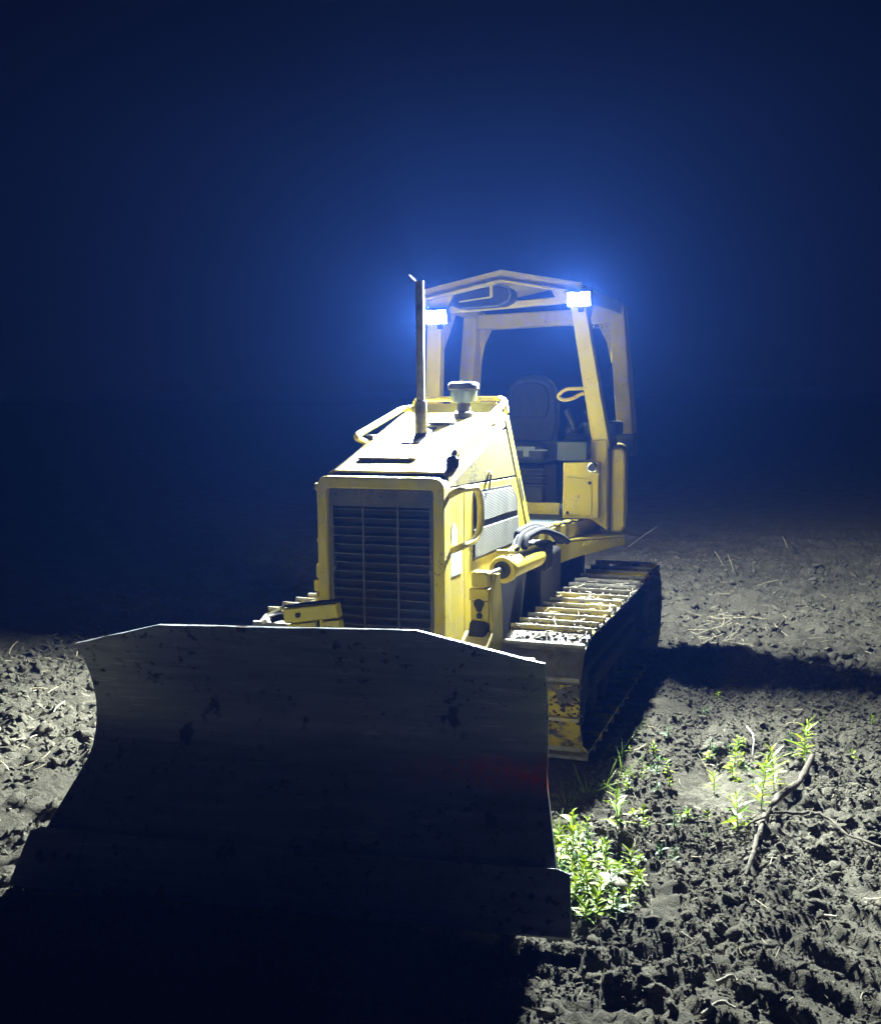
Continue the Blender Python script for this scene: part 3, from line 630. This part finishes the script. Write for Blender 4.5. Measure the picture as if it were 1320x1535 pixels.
# ---- operator platform
fl_z = 1.10
MB().prism([(-.36, 1.46, fl_z), (.36, 1.46, fl_z), (.60, 2.50, fl_z), (.60, 3.2, fl_z), (-.60, 3.2, fl_z), (-.60, 2.50, fl_z)], (0, 0, .012)).build('floor_plate', M_GREY, dozer, .003)
for sx in (-1, 1):
    a = Vector((sx*.362, 1.455, fl_z)); e = Vector((sx*.605, 2.50, fl_z)); dn = Vector((0, 0, -.10))
    MB().prism([a, e, e+dn, a+dn], (sx*.012, -.003, 0)).build('platform_skirt', M_YEL_DIRTY, dozer, .003)
    # jagged tread along the edge
    for q in range(7):
        p = a.lerp(e, (q+.5)/7); MB().box(p.x-.02, p.x+.02, p.y-.05, p.y+.05, fl_z+.012, fl_z+.02+random.uniform(0, .008)).build('edge_tread', M_YEL_DIRTY, dozer, .003)
    # step over the track with its cleated lip
    st = empty('step', (sx*.62, 2.4, .96), dozer)
    A_, B_, D_, E_ = Vector((sx*.42, 1.90, .975)), Vector((sx*.825, 2.34, .975)), Vector((sx*.80, 2.52, .975)), Vector((sx*.42, 2.52, .975))
    rel(MB().prism([A_, B_, D_, E_], (0, 0, .014)), st).build('tread_plate', M_YEL, st, .004)
    rel(MB().prism([A_+Vector((0, 0, -.005)), B_+Vector((0, 0, -.005)), B_+Vector((0, 0, -.06)), A_+Vector((0, 0, -.14))], (0, .012, 0)), st).build('front_lip', M_YEL, st, .003)
    dv = (B_-A_); 
    for q in range(12):
        p = A_ + dv*(.42+.048*q); rel(MB().beam(p+Vector((0, -.006, -.008)), p+Vector((-sx*.012, -.012, -.040)), .010, .012, side=dv), st).build('cleat', M_YEL, st)
    rel(MB().prism([A_+Vector((0, .03, -.01)), A_+Vector((0, .03, -.16)), B_+Vector((-sx*.10, -.0, -.07)), B_+Vector((-sx*.03, .03, -.01))], (0, .3, 0)), st).build('step_bracket', M_YEL_DIRTY, st, .006)
    # side box and tank beside the seat
    if sx > 0:
        MB().prism([(.405, 2.15, 1.115), (.66, 2.20, 1.115), (.66, 2.20, 1.525), (.41, 2.15, 1.525)], (0, .5, 0)).build('side_box', M_YEL, dozer, .012)
        MB().prism([(.56, 2.255, 1.12), (.708, 2.285, 1.02), (.702, 2.285, 1.685), (.55, 2.255, 1.675)], (0, .42, 0)).build('control_tower', M_YEL, dozer, .018, seg=3)
        dd = empty('side_door', (.53, 2.16, 1.3), dozer)
        rel(MB().prism([(.425, 2.145, 1.14), (.615, 2.182, 1.14), (.615, 2.182, 1.40), (.425, 2.145, 1.42)], (0, .008, 0)), dd).build('door_panel', M_YEL, dd, .006)
        for p in ((.60, 2.178, 1.375), (.445, 2.148, 1.16)): rel(MB().lathe([(.012, 0), (.012, .008), (.007, .012)], Matrix.Translation(p) @ Matrix.Rotation(R(90), 4, 'X'), 10), dd).build('door_bolt', M_BLACK, dd)
        gz = empty('gauge', (.62, 2.19, 1.49), dozer); Mg = Matrix.Translation((.618, 2.190, 1.487)) @ Matrix.Rotation(R(90), 4, 'X')
        rel(MB().lathe([(.030, 0), (.036, .003), (.036, .018), (.029, .020), (.029, .012)], Mg, 20), gz).build('bezel', M_CHROME, gz)
        rel(MB().lathe([(.028, .0), (.028, .013)], Mg, 20), gz).build('dial', M_BLACK, gz)
        MB().beam((.575, 2.178, 1.437), (.665, 2.192, 1.437), .012, .012, side=(0, 0, 1)).build('gauge_shelf', M_YEL, dozer)
    else:
        MB().box(-.68, -.42, 2.2, 2.75, 1.115, 1.62).build('side_box', M_YEL, dozer, .015)
    MB().prism([(sx*.715, 2.36, 1.0), (sx*.80, 2.38, 1.0), (sx*.82, 2.40, 1.04), (sx*.82, 2.40, 1.58), (sx*.80, 2.39, 1.62), (sx*.715, 2.37, 1.62)], (-sx*.15, .95, 0)).build('fender_tank', M_YEL, dozer, .03, seg=4)
# console with joystick, levers, arm pad
cs = empty('control_console', (.48, 2.2, 1.53), dozer)
rel(MB().prism([(.375, 2.10, 1.535), (.585, 2.14, 1.535), (.59, 2.14, 1.675), (.38, 2.10, 1.675)], (0, .5, .01)), cs).build('housing', M_CONSOLE, cs, .012)
rel(MB().lathe([(.075, 0), (.062, .018), (.066, .022), (.048, .036), (.052, .04), (.034, .055), (.022, .07)], Matrix.Translation((.48, 2.22, 1.685)), 16), cs).build('boot', M_RUBBER, cs)
rel(MB().tube([(.48, 2.22, 1.74), (.462, 2.215, 1.80), (.43, 2.20, 1.875), (.42, 2.19, 1.90)], [.013, .016, .020, .015], 10).lathe([(.008, 0), (.010, .02)], Matrix.Translation((.435, 2.2, 1.89)), 8), cs).build('joystick', M_BLACK, cs)
rel(MB().box(.36, .46, 2.42, 2.62, 1.69, 1.78), cs).build('arm_pad', M_VINYL, cs, .03, seg=3)
rel(MB().box(.44, .70, 2.60, 2.95, 1.69, 1.80), cs).build('rear_shelf', M_GREY, cs, .02)
for q, (x, y) in enumerate(((.62, 2.34), (.645, 2.40))):
    lv = MB().tube([(x, y, 1.67), (x-.02, y-.01, 1.75), (x-.085+.03*q, y-.03, 1.885-.10*q)], .007, 8).lathe([(.004, -.012), (.012, -.006), (.013, .006), (.005, .014)], Matrix.Translation((x-.085+.03*q, y-.03, 1.885-.10*q)), 10)
    rel(lv, cs).build('lever', M_BLACK, cs)
# seat
st = empty('seat', (0, 2.6, fl_z), dozer)
rel(MB().box(-.20, .20, 2.45, 2.85, 1.12, 1.48), st).build('seat_base', M_BLACK, st, .03)
rel(MB().box(-.25, .25, 2.30, 2.80, 1.50, 1.655), st).build('seat_cushion', M_VINYL, st, .05, seg=4)
for z in (1.32, 1.38, 1.44): rel(MB().box(-.22, .22, 2.36, 2.46, z, z+.022), st).build('suspension_fold', M_VINYL, st, .008)
bk = [(-.19, 1.62), (-.22, 1.75), (-.215, 1.98), (-.18, 2.09), (-.11, 2.145), (0, 2.16), (.11, 2.145), (.18, 2.09), (.215, 1.98), (.22, 1.75), (.19, 1.62)]
rel(MB().prism([(x, 2.74+.10*(z-1.6), z) for x, z in bk], (0, .11, 0)), st).build('backrest', M_VINYL, st, .035, seg=4)
rel(MB().prism([(x*.72, 2.725+.10*(z-1.6), z*.5+1.02) for x, z in bk], (0, .02, 0)), st).build('headrest_pad', M_VINYL, st, .012)
rel(MB().box(.075, .125, 2.285, 2.298, 1.55, 1.61), st).build('belt_buckle', M_GREY, st, .008)
rel(MB().box(-.26, .26, 2.288, 2.296, 1.595, 1.605).box(.03, .17, 2.28, 2.296, 1.60, 1.625), st).build('seat_belt', M_GREY, st)
MB().box(-.32, .32, 2.42, 2.44, 1.112, 1.20).build('seat_riser', M_YEL_DIRTY, dozer, .004)

# ---- roll canopy
ro = empty('roll_canopy', (0, 2.6, 1.6), dozer)
FB = lambda s: Vector((s*.655, 2.36, 1.62)); FT = lambda s: Vector((s*.525, 2.10, 2.68))
RB = lambda s: Vector((s*.68, 3.22, 1.66)); RTp = lambda s: Vector((s*.60, 3.22, 2.70))
for s in (-1, 1):
    rel(MB().beam(FB(s), FT(s), .125, .10, .11, .09), ro).build('front_post', M_YEL, ro, .012, seg=3)
    rel(MB().beam(RB(s)+Vector((0, .02, 0)), RTp(s)+Vector((0, .02, 0)), .13, .22, .12, .22), ro).build('rear_post', M_YEL_DIRTY, ro, .015, seg=3)
    rel(MB().beam(RB(s)+Vector((0, 0, -.14)), RB(s)+Vector((0, 0, .03)), .16, .20), ro).build('post_socket', M_GREY, ro, .01)
    rel(MB().prism([RTp(s)+Vector((-s*.05, .0, -.06)), RTp(s)+Vector((-s*.05, .0, -.45)), RTp(s)+Vector((-s*.09, .0, -.28)), RTp(s)+Vector((-s*.16, .0, -.14)), RTp(s)+Vector((-s*.32, .0, -.06))], (0, .02, 0)), ro).build('gusset', M_YEL_DIRTY, ro, .004)
    rel(MB().beam(FT(s)+Vector((0, 0, .02)), RTp(s)+Vector((0, 0, -.02)), .09, .10), ro).build('side_beam', M_YEL_DIRTY, ro, .01)
    rel(MB().prism([FT(s)+Vector((0, .02, -.05)), FT(s)+Vector((0, .50, -.0)), FT(s)+Vector((0, .14, -.36))], (s*.012, 0, 0)), ro).build('side_gusset', M_YEL_DIRTY, ro, .003)
    # seat side hand rail on the front post
    if s > 0:
        rp = rounded([(.615, 2.24, 2.05), (.41, 2.20, 2.045), (.355, 2.19, 1.99), (.40, 2.19, 1.965), (.47, 2.20, 1.975), (.53, 2.22, 2.015), (.62, 2.25, 2.01)], .035)
        rel(MB().tube(rp, .014, 10), ro).build('hand_rail', M_YEL, ro)
rel(MB().beam((-.60, 3.22, 2.60), (.60, 3.22, 2.63), .13, .12, side=(0, 1, 0)), ro).build('rear_beam', M_YEL_DIRTY, ro, .012)
rel(MB().beam((-.50, 2.32, 2.64), (.50, 2.32, 2.69), .07, .05, side=(0, 1, 0)), ro).build('front_beam', M_YEL_DIRTY, ro, .01)
# roof, folded along the middle, with a hanging front fascia
RW = .575
def rz(x): return 2.873 - abs(x)*.195
rf = []
for y in (2.00, 3.35): rf += [(-RW, y, rz(RW)), (0, y, rz(0)), (RW, y, rz(RW)), (RW, y, rz(RW)-.014), (0, y, rz(0)-.014), (-RW, y, rz(RW)-.014)]
rel(MB().add(rf, [(0, 1, 7, 6), (1, 2, 8, 7), (2, 3, 9, 8), (3, 4, 10, 9), (4, 5, 11, 10), (5, 0, 6, 11), (0, 5, 4, 1), (1, 4, 3, 2), (6, 7, 10, 11), (7, 8, 9, 10)]), ro).build('roof', M_YEL_DIRTY, ro, smooth=20)
rel(MB().prism([(-RW, 1.984, rz(RW)-.055), (0, 1.984, rz(0)-.055), (RW, 1.984, rz(RW)-.055), (RW, 1.984, rz(RW)+.008), (0, 1.984, rz(0)+.008), (-RW, 1.984, rz(RW)+.008)], (0, .012, 0)), ro).build('front_fascia', M_YEL_DIRTY, ro, .003)
rel(MB().prism([(-RW, 1.950, rz(RW)-.075), (0, 1.950, rz(0)-.075), (RW, 1.950, rz(RW)-.075), (RW, 1.950, rz(RW)-.06), (0, 1.950, rz(0)-.06), (-RW, 1.950, rz(RW)-.06)], (0, .10, 0)), ro).build('front_lip', M_YEL, ro, .003)
for s in (-1, 1):
    rel(MB().prism([(s*(RW-.005), 1.985, rz(RW)-.076), (s*(RW-.005), 2.2, rz(RW)-.076), (s*(RW-.005), 2.1, rz(RW)-.19), (s*(RW-.005), 1.985, rz(RW)-.15)], (-s*.012, 0, 0)).prism([(s*(RW-.02), 2.0, rz(RW-.02)-.08), (s*.36, 2.0, rz(.36)-.08), (s*.40, 2.0, rz(RW-.02)-.12), (s*(RW-.02), 2.0, rz(RW-.02)-.15)], (0, .01, 0)), ro).build('corner_plate', M_YEL, ro, .003)
# overhead bin under the roof, rounded
ob = [(-.33, 2.630), (-.385, 2.655), (-.39, 2.71), (-.35, 2.76), (-.03, 2.785), (.03, 2.765), (.05, 2.715), (.03, 2.67), (-.03, 2.642)]
rel(MB().prism([(x-.0, 2.06, z) for x, z in ob], (0, .20, 0)), ro).build('overhead_bin', M_BLACK, ro, .02, seg=3)
rel(MB().tube([(x, 2.055, z) for x, z in ob]+[(-.33, 2.055, 2.630)], .008, 8), ro).build('bin_rim', M_GREY, ro)
rel(MB().beam((-.09, 2.045, 2.79), (-.09, 2.045, 2.70), .02, .012).beam((-.33, 2.045, 2.675), (-.09, 2.045, 2.70), .012, .010, side=(0, 1, 0)), ro).build('bin_strap', M_YEL, ro)

# ---- work lamps: a flat housing with six lit LEDs
def work_lamp(pos, aim, scale=1.0):
    lp = empty('work_lamp', pos, dozer); q = Vector(aim).normalized().to_track_quat('Z', 'Y'); lp.rotation_mode = 'QUATERNION'; lp.rotation_quaternion = q
    hb = MB().box(-.085, .085, -.055, .055, -.055, 0)
    hb.build('housing', M_BLACK, lp, .012, seg=3)
    rim = MB()
    for a, b_ in (((-.085, .085), (.046, .055)), ((-.085, .085), (-.055, -.046)), ((-.085, -.076), (-.046, .046)), ((.076, .085), (-.046, .046))):
        rim.box(*a, *b_, .0, .026)
    rim.build('rim', M_BLACK, lp)
    MB().box(-.076, .076, -.046, .046, .0005, .002).build('lens', M_LENS, lp, smooth=0)
    for i in range(3):
        for j in range(2):
            place('led', led_me, lp, Matrix.Translation((-.048+.048*i, -.022+.044*j, .004)))
    MB().box(-.02, .02, -.10, -.05, -.04, -.02).build('mount', M_BLACK, lp, .004)
    L = bpy.data.lights.new('lamp_light', 'AREA'); L.shape = 'RECTANGLE'; L.size = .144; L.size_y = .084; L.energy = LAMP*scale; L.color = (.90, 1.0, .97); L.spread = R(178)
    lo = bpy.data.objects.new('lamp_light', L); C.objects.link(lo); lo.parent = lp; lo.location = (0, 0, .012); lo.rotation_euler = (math.pi, 0, 0)   # the light of the six LEDs
    return lp
led_me = MB().lathe([(.018, 0), (.018, .003)], Matrix.Identity(4), 12).mesh('led', M_LED, 0)
work_lamp((-.475, 1.98, 2.573), (-.02, -1, -.27)); work_lamp((.562, 1.98, 2.662), (.02, -1, -.27))
work_lamp((.40, 3.40, 2.60), (.75, 1, -.75), .30)

# ------------------------------------------------------------------ plants
def leaf_mesh(name, L, W, mat, droop=.3, fold=.25, n=6, tip=1.0):
    vs = []; fs = []
    for i in range(n+1):
        t = i/n; wd = W*(math.sin(math.pi*min(1, t**.75))**.8)*(1-.15*t) if i < n else 0.0008
        x = L*t; z = -droop*L*t*t
        vs += [(x, -wd/2, z+fold*wd/2), (x, 0, z), (x, wd/2, z+fold*wd/2)]
    for i in range(n):
        a = 3*i; fs += [(a, a+3, a+4, a+1), (a+1, a+4, a+5, a+2)]
    return MB().add(vs, fs).mesh(name, mat, 180)
def blade_mesh(name, L, W, mat, droop, n=6):
    vs = []; fs = []
    for i in range(n+1):
        t = i/n; wd = W*(1-t**1.6)+.0006; x = L*(t-.35*droop*t*t); z = -droop*L*t*t*.8
        vs += [(x, -wd/2, z), (x, wd/2, z)]
    for i in range(n): fs.append((2*i, 2*i+2, 2*i+3, 2*i+1))
    return MB().add(vs, fs).mesh(name, mat, 180)
LANCE = [leaf_mesh('leaf', .085, .017, M_LEAF, .25), leaf_mesh('leaf', .065, .015, M_LEAF, .4), leaf_mesh('leaf', .10, .020, M_LEAF, .15)]
BROAD = [leaf_mesh('leaf', .055, .028, M_LEAF, .35), leaf_mesh('leaf', .042, .024, M_LEAF, .2), leaf_mesh('leaf', .065, .032, M_LEAF, .5)]
MIXED = LANCE[:2]+BROAD[:1]
DULL = [leaf_mesh('leaf', .06, .02, M_LEAF_DARK, .35), leaf_mesh('leaf', .045, .018, M_LEAF_DARK, .2)]
BLADES = [blade_mesh('grass_leaf', .22, .007, M_GRASS, .3), blade_mesh('grass_leaf', .16, .006, M_GRASS, .6), blade_mesh('grass_leaf', .28, .007, M_GRASS, .45)]
STEMS = {}
def stem_mesh(H, lean, mat):
    key = (round(H, 2), round(lean, 1), mat.name)
    if key not in STEMS: STEMS[key] = MB().tube([(0, 0, -.03), (lean*H*.15, 0, H*.4), (lean*H*.5, 0, H)], [.0035, .003, .0015], 5).mesh('stem', mat, 60)
    return STEMS[key]
def aim(el, az, pos, s=1.0, roll=0.0):
    return Matrix.Translation(pos) @ Matrix.Rotation(az, 4, 'Z') @ Matrix.Rotation(-el, 4, 'Y') @ Matrix.Rotation(roll, 4, 'X') @ Matrix.Scale(s, 4)
def weed(x, y, H, leaves, nl, label, group, mat=M_LEAF, lean=0.2, s=1.0, name='weed'):
    p = empty(name, (x, y, hz(x, y)-.005)); p.rotation_euler.z = random.uniform(0, 6.28)
    tag(p, label, 'plant', group)
    st_ = place('stem', stem_mesh(H, lean, mat), p, Matrix.Identity(4))
    for i in range(nl):
        t = (i+.6)/nl; zz = H*(.12+.88*t); xx = lean*H*.5*t*t
        place('leaf', random.choice(leaves), p, aim(R(random.uniform(5, 30)+45*t*t), i*2.4+random.uniform(-.4, .4), (xx, 0, zz), s*random.uniform(.7, 1.15)*(1-.35*t*t), random.uniform(-.5, .5)))
    return p
def tuft(x, y, nb, s, label, group, name='grass_tuft'):
    p = empty(name, (x, y, hz(x, y)-.01)); tag(p, label, 'grass', group)
    for i in range(nb):
        a = random.uniform(0, 6.283); r = random.uniform(0, .02)
        place('grass_leaf', random.choice(BLADES), p, aim(R(random.uniform(45, 85)), a, (r*math.cos(a), r*math.sin(a), 0), s*random.uniform(.5, 1.1), random.uniform(-.6, .6)))
    return p
G1 = 'bright weeds crowding the right corner of the blade'
def gp(px, py): 
    p = at(px, py, z=0.0); return p.x, p.y
# lush clump at the blade corner
for row, (pts, lb) in enumerate((
        (((834, 1248), (836, 1268), (840, 1290), (842, 1312), (848, 1335), (846, 1256), (850, 1278), (852, 1300), (858, 1322)), 'bright green weed of the dense clump, pressed against the blade edge'),
        (((862, 1240), (868, 1258), (874, 1276), (864, 1292), (878, 1296), (870, 1312), (882, 1322), (872, 1336), (888, 1284), (884, 1256), (892, 1304), (860, 1268), (878, 1240)), 'bright green weed in the middle of the dense clump at the blade corner'),
        (((902, 1268), (908, 1292), (900, 1318), (918, 1310), (925, 1286), (896, 1340), (915, 1334), (938, 1318), (905, 1250), (930, 1336), (950, 1296), (882, 1352)), 'yellow-green weed on the outer fringe of the dense clump at the blade corner'))):
    for i, (px, py) in enumerate(pts):
        x, y = gp(px+random.uniform(-4, 4), py+10)
        weed(x, y, random.uniform(.08, .17)*(1 if row < 2 else .75), (BROAD, MIXED, BROAD, DULL, BROAD, LANCE)[i % 6], random.randint(14, 24), lb, G1, s=random.uniform(.7, 1.25)*(1 if row < 2 else .85))
tuft(*gp(836, 1235), 14, .75, 'spiky yellow-green grass tuft at the blade edge just below the track', None)
for px, py, H, nl, lb in ((925, 1240, .17, 14, 'upright yellow-green weed just right of the blade corner clump'), (945, 1275, .10, 10, 'low green weed right of the blade corner clump'),
                       (1105, 1225, .16, 16, 'broad-leaved green weed at the near end of the forked branch'), (1140, 1200, .22, 20, 'tall lance-leaved weed beside the middle of the forked branch'),
                       (1160, 1178, .20, 18, 'lance-leaved weed behind the middle of the forked branch'), (1203, 1132, .21, 20, 'tall upright weed behind the far tip of the forked branch'),
                       (1070, 1170, .10, 12, 'small weed left of the branch, with a grey-green leaf'), (1100, 1135, .09, 12, 'pale low weed well left of the branch tip')):
    x, y = gp(px, py); weed(x, y, H*1.15, LANCE, int(nl*1.5), lb, None, s=1.1 if H > .12 else .75)
for i, (px, py) in enumerate(((965, 1210), (985, 1175), (1000, 1150), (975, 1135), (950, 1200), (1010, 1230), (1030, 1205), (990, 1250), (960, 1300), (1010, 1270), (980, 1110), (1000, 1095), (940, 1165), (1055, 1060), (1075, 1035), (930, 1195))):
    x, y = gp(px, py); weed(x, y, random.uniform(.05, .10), DULL if i % 2 else BROAD, 12, 'small dull green sprout on the bare soil beside the track', 'small sprouts beside the track', M_LEAF_DARK, s=.75)
for i in range(34):
    px, py = random.choice(((random.uniform(915, 1075), random.uniform(1075, 1300)), (random.uniform(1060, 1130), random.uniform(1100, 1170)), (random.uniform(1130, 1310), random.uniform(1040, 1150))))
    x, y = gp(px, py); weed(x, y, random.uniform(.03, .07), (DULL, BROAD, MIXED)[i % 3], random.randint(6, 11), 'tiny low seedling among the clods between track and branch', 'tiny seedlings dotted over the soil', M_LEAF_DARK, s=random.uniform(.45, .8))
for px, py, nb, s_, lb in ((905, 1165, 16, 1.0, 'tangled long grass in the shade at the foot of the track'), (880, 1180, 16, .9, 'dim grass tuft under the front of the track'), (850, 1200, 18, .8, 'dim grass tuft between blade and track'), (930, 1150, 12, 1.1, 'tall thin grass leaning out beside the track'), (960, 1155, 9, .8, 'sparse grass tuft at the edge of the track shadow')):
    tuft(*gp(px, py), nb, s_, lb, None)
# seed-headed grass stalk leaning beside the track
x, y = gp(905, 1160); sk = empty('grass_stalk', (x, y, hz(x, y))); tag(sk, 'tall grass stalk with a drooping seed head leaning beside the track', 'grass')
e = at(965, 1078, y=y+.02) - Vector((x, y, hz(x, y)))
place('stem', MB().tube([(0, 0, -.02), e*.45+Vector((-.02, 0, .02)), e], [.003, .0025, .0015], 5).mesh('stem', M_GRASS, 60), sk, Matrix.Identity(4))
for q in range(7): place('seed_spike', BLADES[1], sk, aim(R(random.uniform(-10, 55)), random.uniform(-.9, .9), e*(.72+.04*q), .35))
# long bent stems further back
for px, py, ex_, ey_ in ((940, 812, 984, 783), (1085, 845, 1070, 822), (1100, 850, 1090, 826), (1180, 822, 1172, 806)):
    x, y = gp(px, py); b_ = at(ex_, ey_, y=y+.05); L_ = (b_-Vector((x, y, 0)))
    p = empty('dry_stem', (x, y, hz(x, y))); tag(p, {940: 'thin pale stem rising behind the step of the machine', 1085: 'left one of two short dry stems on the far soil', 1100: 'right one of two short dry stems on the far soil', 1180: 'small dry stem standing far back at right'}[px], 'stem')
    place('stalk', MB().tube([(0, 0, -.02), L_*.5, L_], [.006, .005, .003], 5).mesh('stalk', M_STRAW, 60), p, Matrix.Identity(4))
    place('dry_leaf', BLADES[1], p, aim(.5, random.uniform(0, 6), L_*.5, .4))

# ------------------------------------------------------------------ branch, sticks, leaf
def stick(name, pts, r0, r1, label, parent=None, mat=M_BARK, lift=.02):
    P = []
    for px, py in pts:
        x, y = gp(px, py); P.append(Vector((x, y, hz(x, y)+lift)))
    path = rounded(P, .06, 4); n = len(path)
    path = [p + Vector((random.gauss(0, .003), random.gauss(0, .003), random.gauss(0, .003))) for p in path]
    base = path[0].copy() if parent is None else parent.location.copy()
    rr = [(r0+(r1-r0)*i/(n-1))*random.uniform(.72, 1.22) for i in range(n)]
    me = MB().tube([p-base for p in path], rr, 8).mesh(name, mat, 60)
    o = place(name, me, parent, Matrix.Identity(4) if parent else Matrix.Translation(base))
    if label: tag(o, label, 'stick')
    return o
br = empty('branch', (*gp(1150, 1212), .02)); tag(br, 'thick forked dead branch lying on the soil among weeds at right', 'branch')
stick('limb', [(1218, 1142), (1200, 1170), (1160, 1198), (1148, 1214), (1136, 1240), (1130, 1270), (1118, 1298)], .018, .009, None, br, lift=.035)
stick('side_limb', [(1150, 1210), (1195, 1212), (1230, 1218), (1270, 1240), (1335, 1268)], .008, .006, None, br, lift=.035)
stick('twig', [(1148, 1225), (1110, 1228), (1080, 1232)], .007, .003, None, br, lift=.03)
M_ROOT = plain('bleached_root', (.27, .245, .195), .85, 0, .35, 30, .5)
for pts, r, lb in (([(1075, 1465), (1095, 1462), (1108, 1468)], .010, 'short pale root fragment on the near soil'), ([(1055, 1505), (1080, 1495), (1105, 1508)], .009, 'short pale root at the bottom of the view'),
                   ([(1232, 1362), (1252, 1372)], .007, 'small pale twig right of the dark hollow'), ([(1120, 1090), (1130, 1105), (1128, 1118)], .007, 'crooked thin twig standing above the weeds'),
                   ([(1020, 1385), (1040, 1395)], .006, 'tiny pale twig left of the dark hollow')):
    stick('stick', pts, r, r*.5, lb, mat=M_ROOT, lift=.03)
x, y = gp(915, 1318)
dl = MB(); pr = [(-.08, -.01), (-.05, .025), (0, .045), (.045, .03), (.07, .015), (.06, -.02), (.02, -.035), (-.03, -.03)]
vs = [(0, 0, .012)] + [(a, b_, .02*math.sin(4*a*20)+.004+abs(b_)*.3) for a, b_ in pr]
o = place('dead_leaf', MB().add(vs, [(0, i+1, (i+1) % 8+1) for i in range(8)]).mesh('dead_leaf', M_DRYLEAF, 180), None, Matrix.Translation((x, y, hz(x, y)+.05)) @ Matrix.Rotation(.3, 4, 'X'))
so = o.modifiers.new('thickness', 'SOLIDIFY'); so.thickness = .0015
tag(o, 'large pale dead leaf lying in the weeds by the blade corner', 'leaf')

# ------------------------------------------------------------------ blue haze added for the glow around the lamps
hb = MB().box(-540, 540, -540, 540, -1.2, 3.6); hm = bpy.data.materials.new('glow_haze'); hm.use_nodes = True; t = hm.node_tree
for nd in list(t.nodes):
    if nd.type == 'BSDF_PRINCIPLED': t.nodes.remove(nd)
pv = t.nodes.new('ShaderNodeVolumePrincipled'); pv.inputs['Density'].default_value = HAZE_DENSITY; pv.inputs['Color'].default_value = (*HAZE_COLOR, 1); pv.inputs['Anisotropy'].default_value = 0.5
t.links.new(pv.outputs[0], t.nodes['Material Output'].inputs['Volume'])
tag(hb.build('added_haze', hm, None, smooth=0), 'thin blue haze added around the machine for the glow of its lamps', 'added_haze', kind='stuff')
